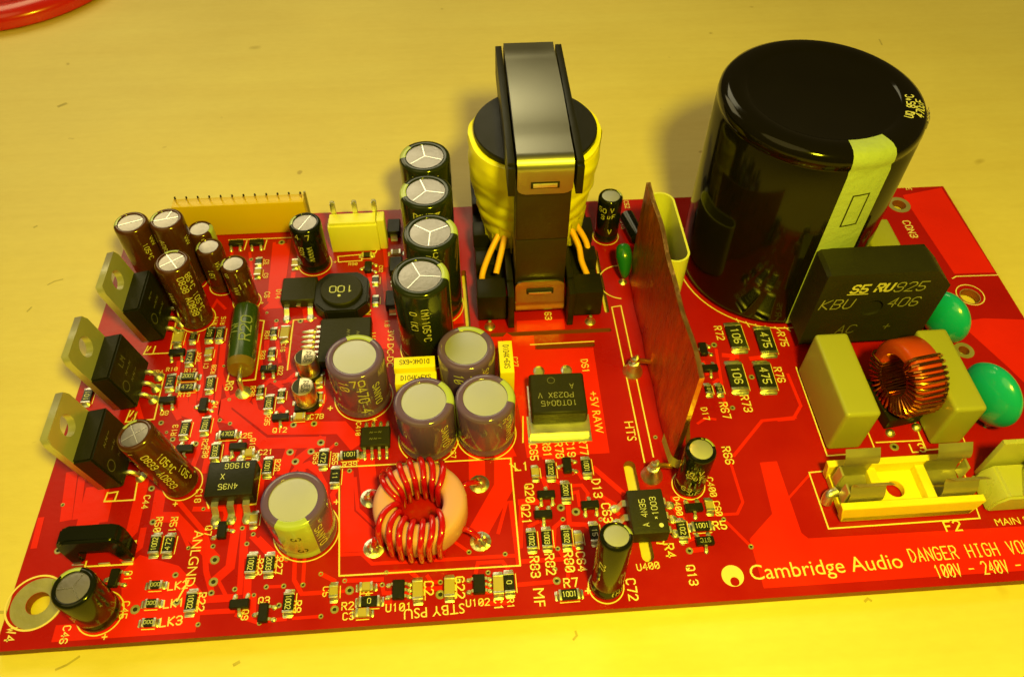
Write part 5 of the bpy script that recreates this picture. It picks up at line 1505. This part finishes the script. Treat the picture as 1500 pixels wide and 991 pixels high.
T_ = [(259.6, 516, 0, 'left of the resistor by print R24', '', 0), (245.4, 586, 0, 'above the print Q8', '', 0), (298, 593, 90, 'left of the print Q4', '', 0), (271, 657, 180, 'tucked under the leaning brown capacitor', '', 0), (393.6, 540, 0, 'left of the print Q22', '1P', 0),
      (411, 611, 180, 'above the print Q12', '', 0), (349, 654, 0, 'left of the print Q16', '', 0), (325.7, 776, -90, 'right of the print Q7', '', 0), (167.6, 846, 90, 'left of the print Q1', '', 0), (351, 884, 180, 'above the print Q9', '', 0), (386, 897, 90, 'below the print Q3', '', 0),
      (830.8, 681, 90, 'below the print C19', '', 0), (800.3, 724, 0, 'right of the print Q20', '', 0), (864.5, 739, 0, 'below the print D13', '', 0), (796, 753, 180, 'right of the print Q21', '', 0), (1030, 511, 90, 'right of the copper sheet, farther one', '', 0), (1040, 539, 180, 'right of the copper sheet, nearer one', '', 0),
      (1016.5, 743, 180, 'right of the print D400', '', 0), (1032.7, 792, 180, 'below the resistor by print R5', 'STC', 0), (346, 356, 0, 'below the amber strip, by the brown capacitors', '', 0), (376, 355, 0, 'below the amber strip, near the round pad', '', 0), (539.5, 391, 90, 'above the round inductor on the connector side', '', 0)]
for px, py, rot, where, mk, _ in T_:
    sot(px, py, rot, 'tiny black three legged transistor ' + where, False, mk)
sot(584, 863, 90, 'tiny black five legged chip above the print U101', True, '', 3.0, 1.8, 1.1, 'small_chip', 'chip')
sot(702, 855, 90, 'tiny black five legged chip above the print U102', True, '', 3.0, 1.8, 1.1, 'small_chip', 'chip')
for px, py, lab in ((575, 438, 'black flat diode in the shade left of the foremost tall capacitor'), (577, 332, 'black flat diode between the cream connector and dark capacitor column'), (580, 388, 'black flat diode in the shade beside the third tall dark capacitor')):
    c = at(px, py, 1.6)
    t = thing('flat_diode', lab, 'diode', (c.x, c.y, 0), PI / 2, 'black flat diodes')
    bm = BM(); box(bm, -2.1, 2.1, -1.35, 1.35, .2, 2.1, .2, 1); part('body', bm, M['resin'], t)
    for s_ in (-1, 1):
        gull(t, s_ * 2.1, 0, s_, 0, .9, 1.4, 1.0)

# ------------------------------------------------------------------ red dish at the far corner of the table
p0, p1, p2 = (at(-40, 38.5, TZ + 3), at(45, 24, TZ + 3), at(112, 0, TZ + 3))
ax, ay, bx_, by_, cx_, cy_ = p0.x, p0.y, p1.x, p1.y, p2.x, p2.y
dd = 2 * (ax * (by_ - cy_) + bx_ * (cy_ - ay) + cx_ * (ay - by_))
ux = ((ax * ax + ay * ay) * (by_ - cy_) + (bx_ * bx_ + by_ * by_) * (cy_ - ay) + (cx_ * cx_ + cy_ * cy_) * (ay - by_)) / dd
uy = ((ax * ax + ay * ay) * (cx_ - bx_) + (bx_ * bx_ + by_ * by_) * (ax - cx_) + (cx_ * cx_ + cy_ * cy_) * (bx_ - ax)) / dd
rr = math.hypot(ax - ux, ay - uy)
ds = thing('red_dish', 'glossy red round dish cut off by the far corner of the picture', 'dish', (ux, uy, TZ))
bm = BM(); lathe(bm, [(0, .1), (rr - 3, .1), (rr, .8), (rr + .2, 3.0), (rr - .6, 4.6), (rr - 5, 5.6), (rr - 7.5, 5.0), (rr - 9, 2.0), (0, 1.6)], 160)
part('bowl', bm, M['red_gloss'], ds, ang=60)
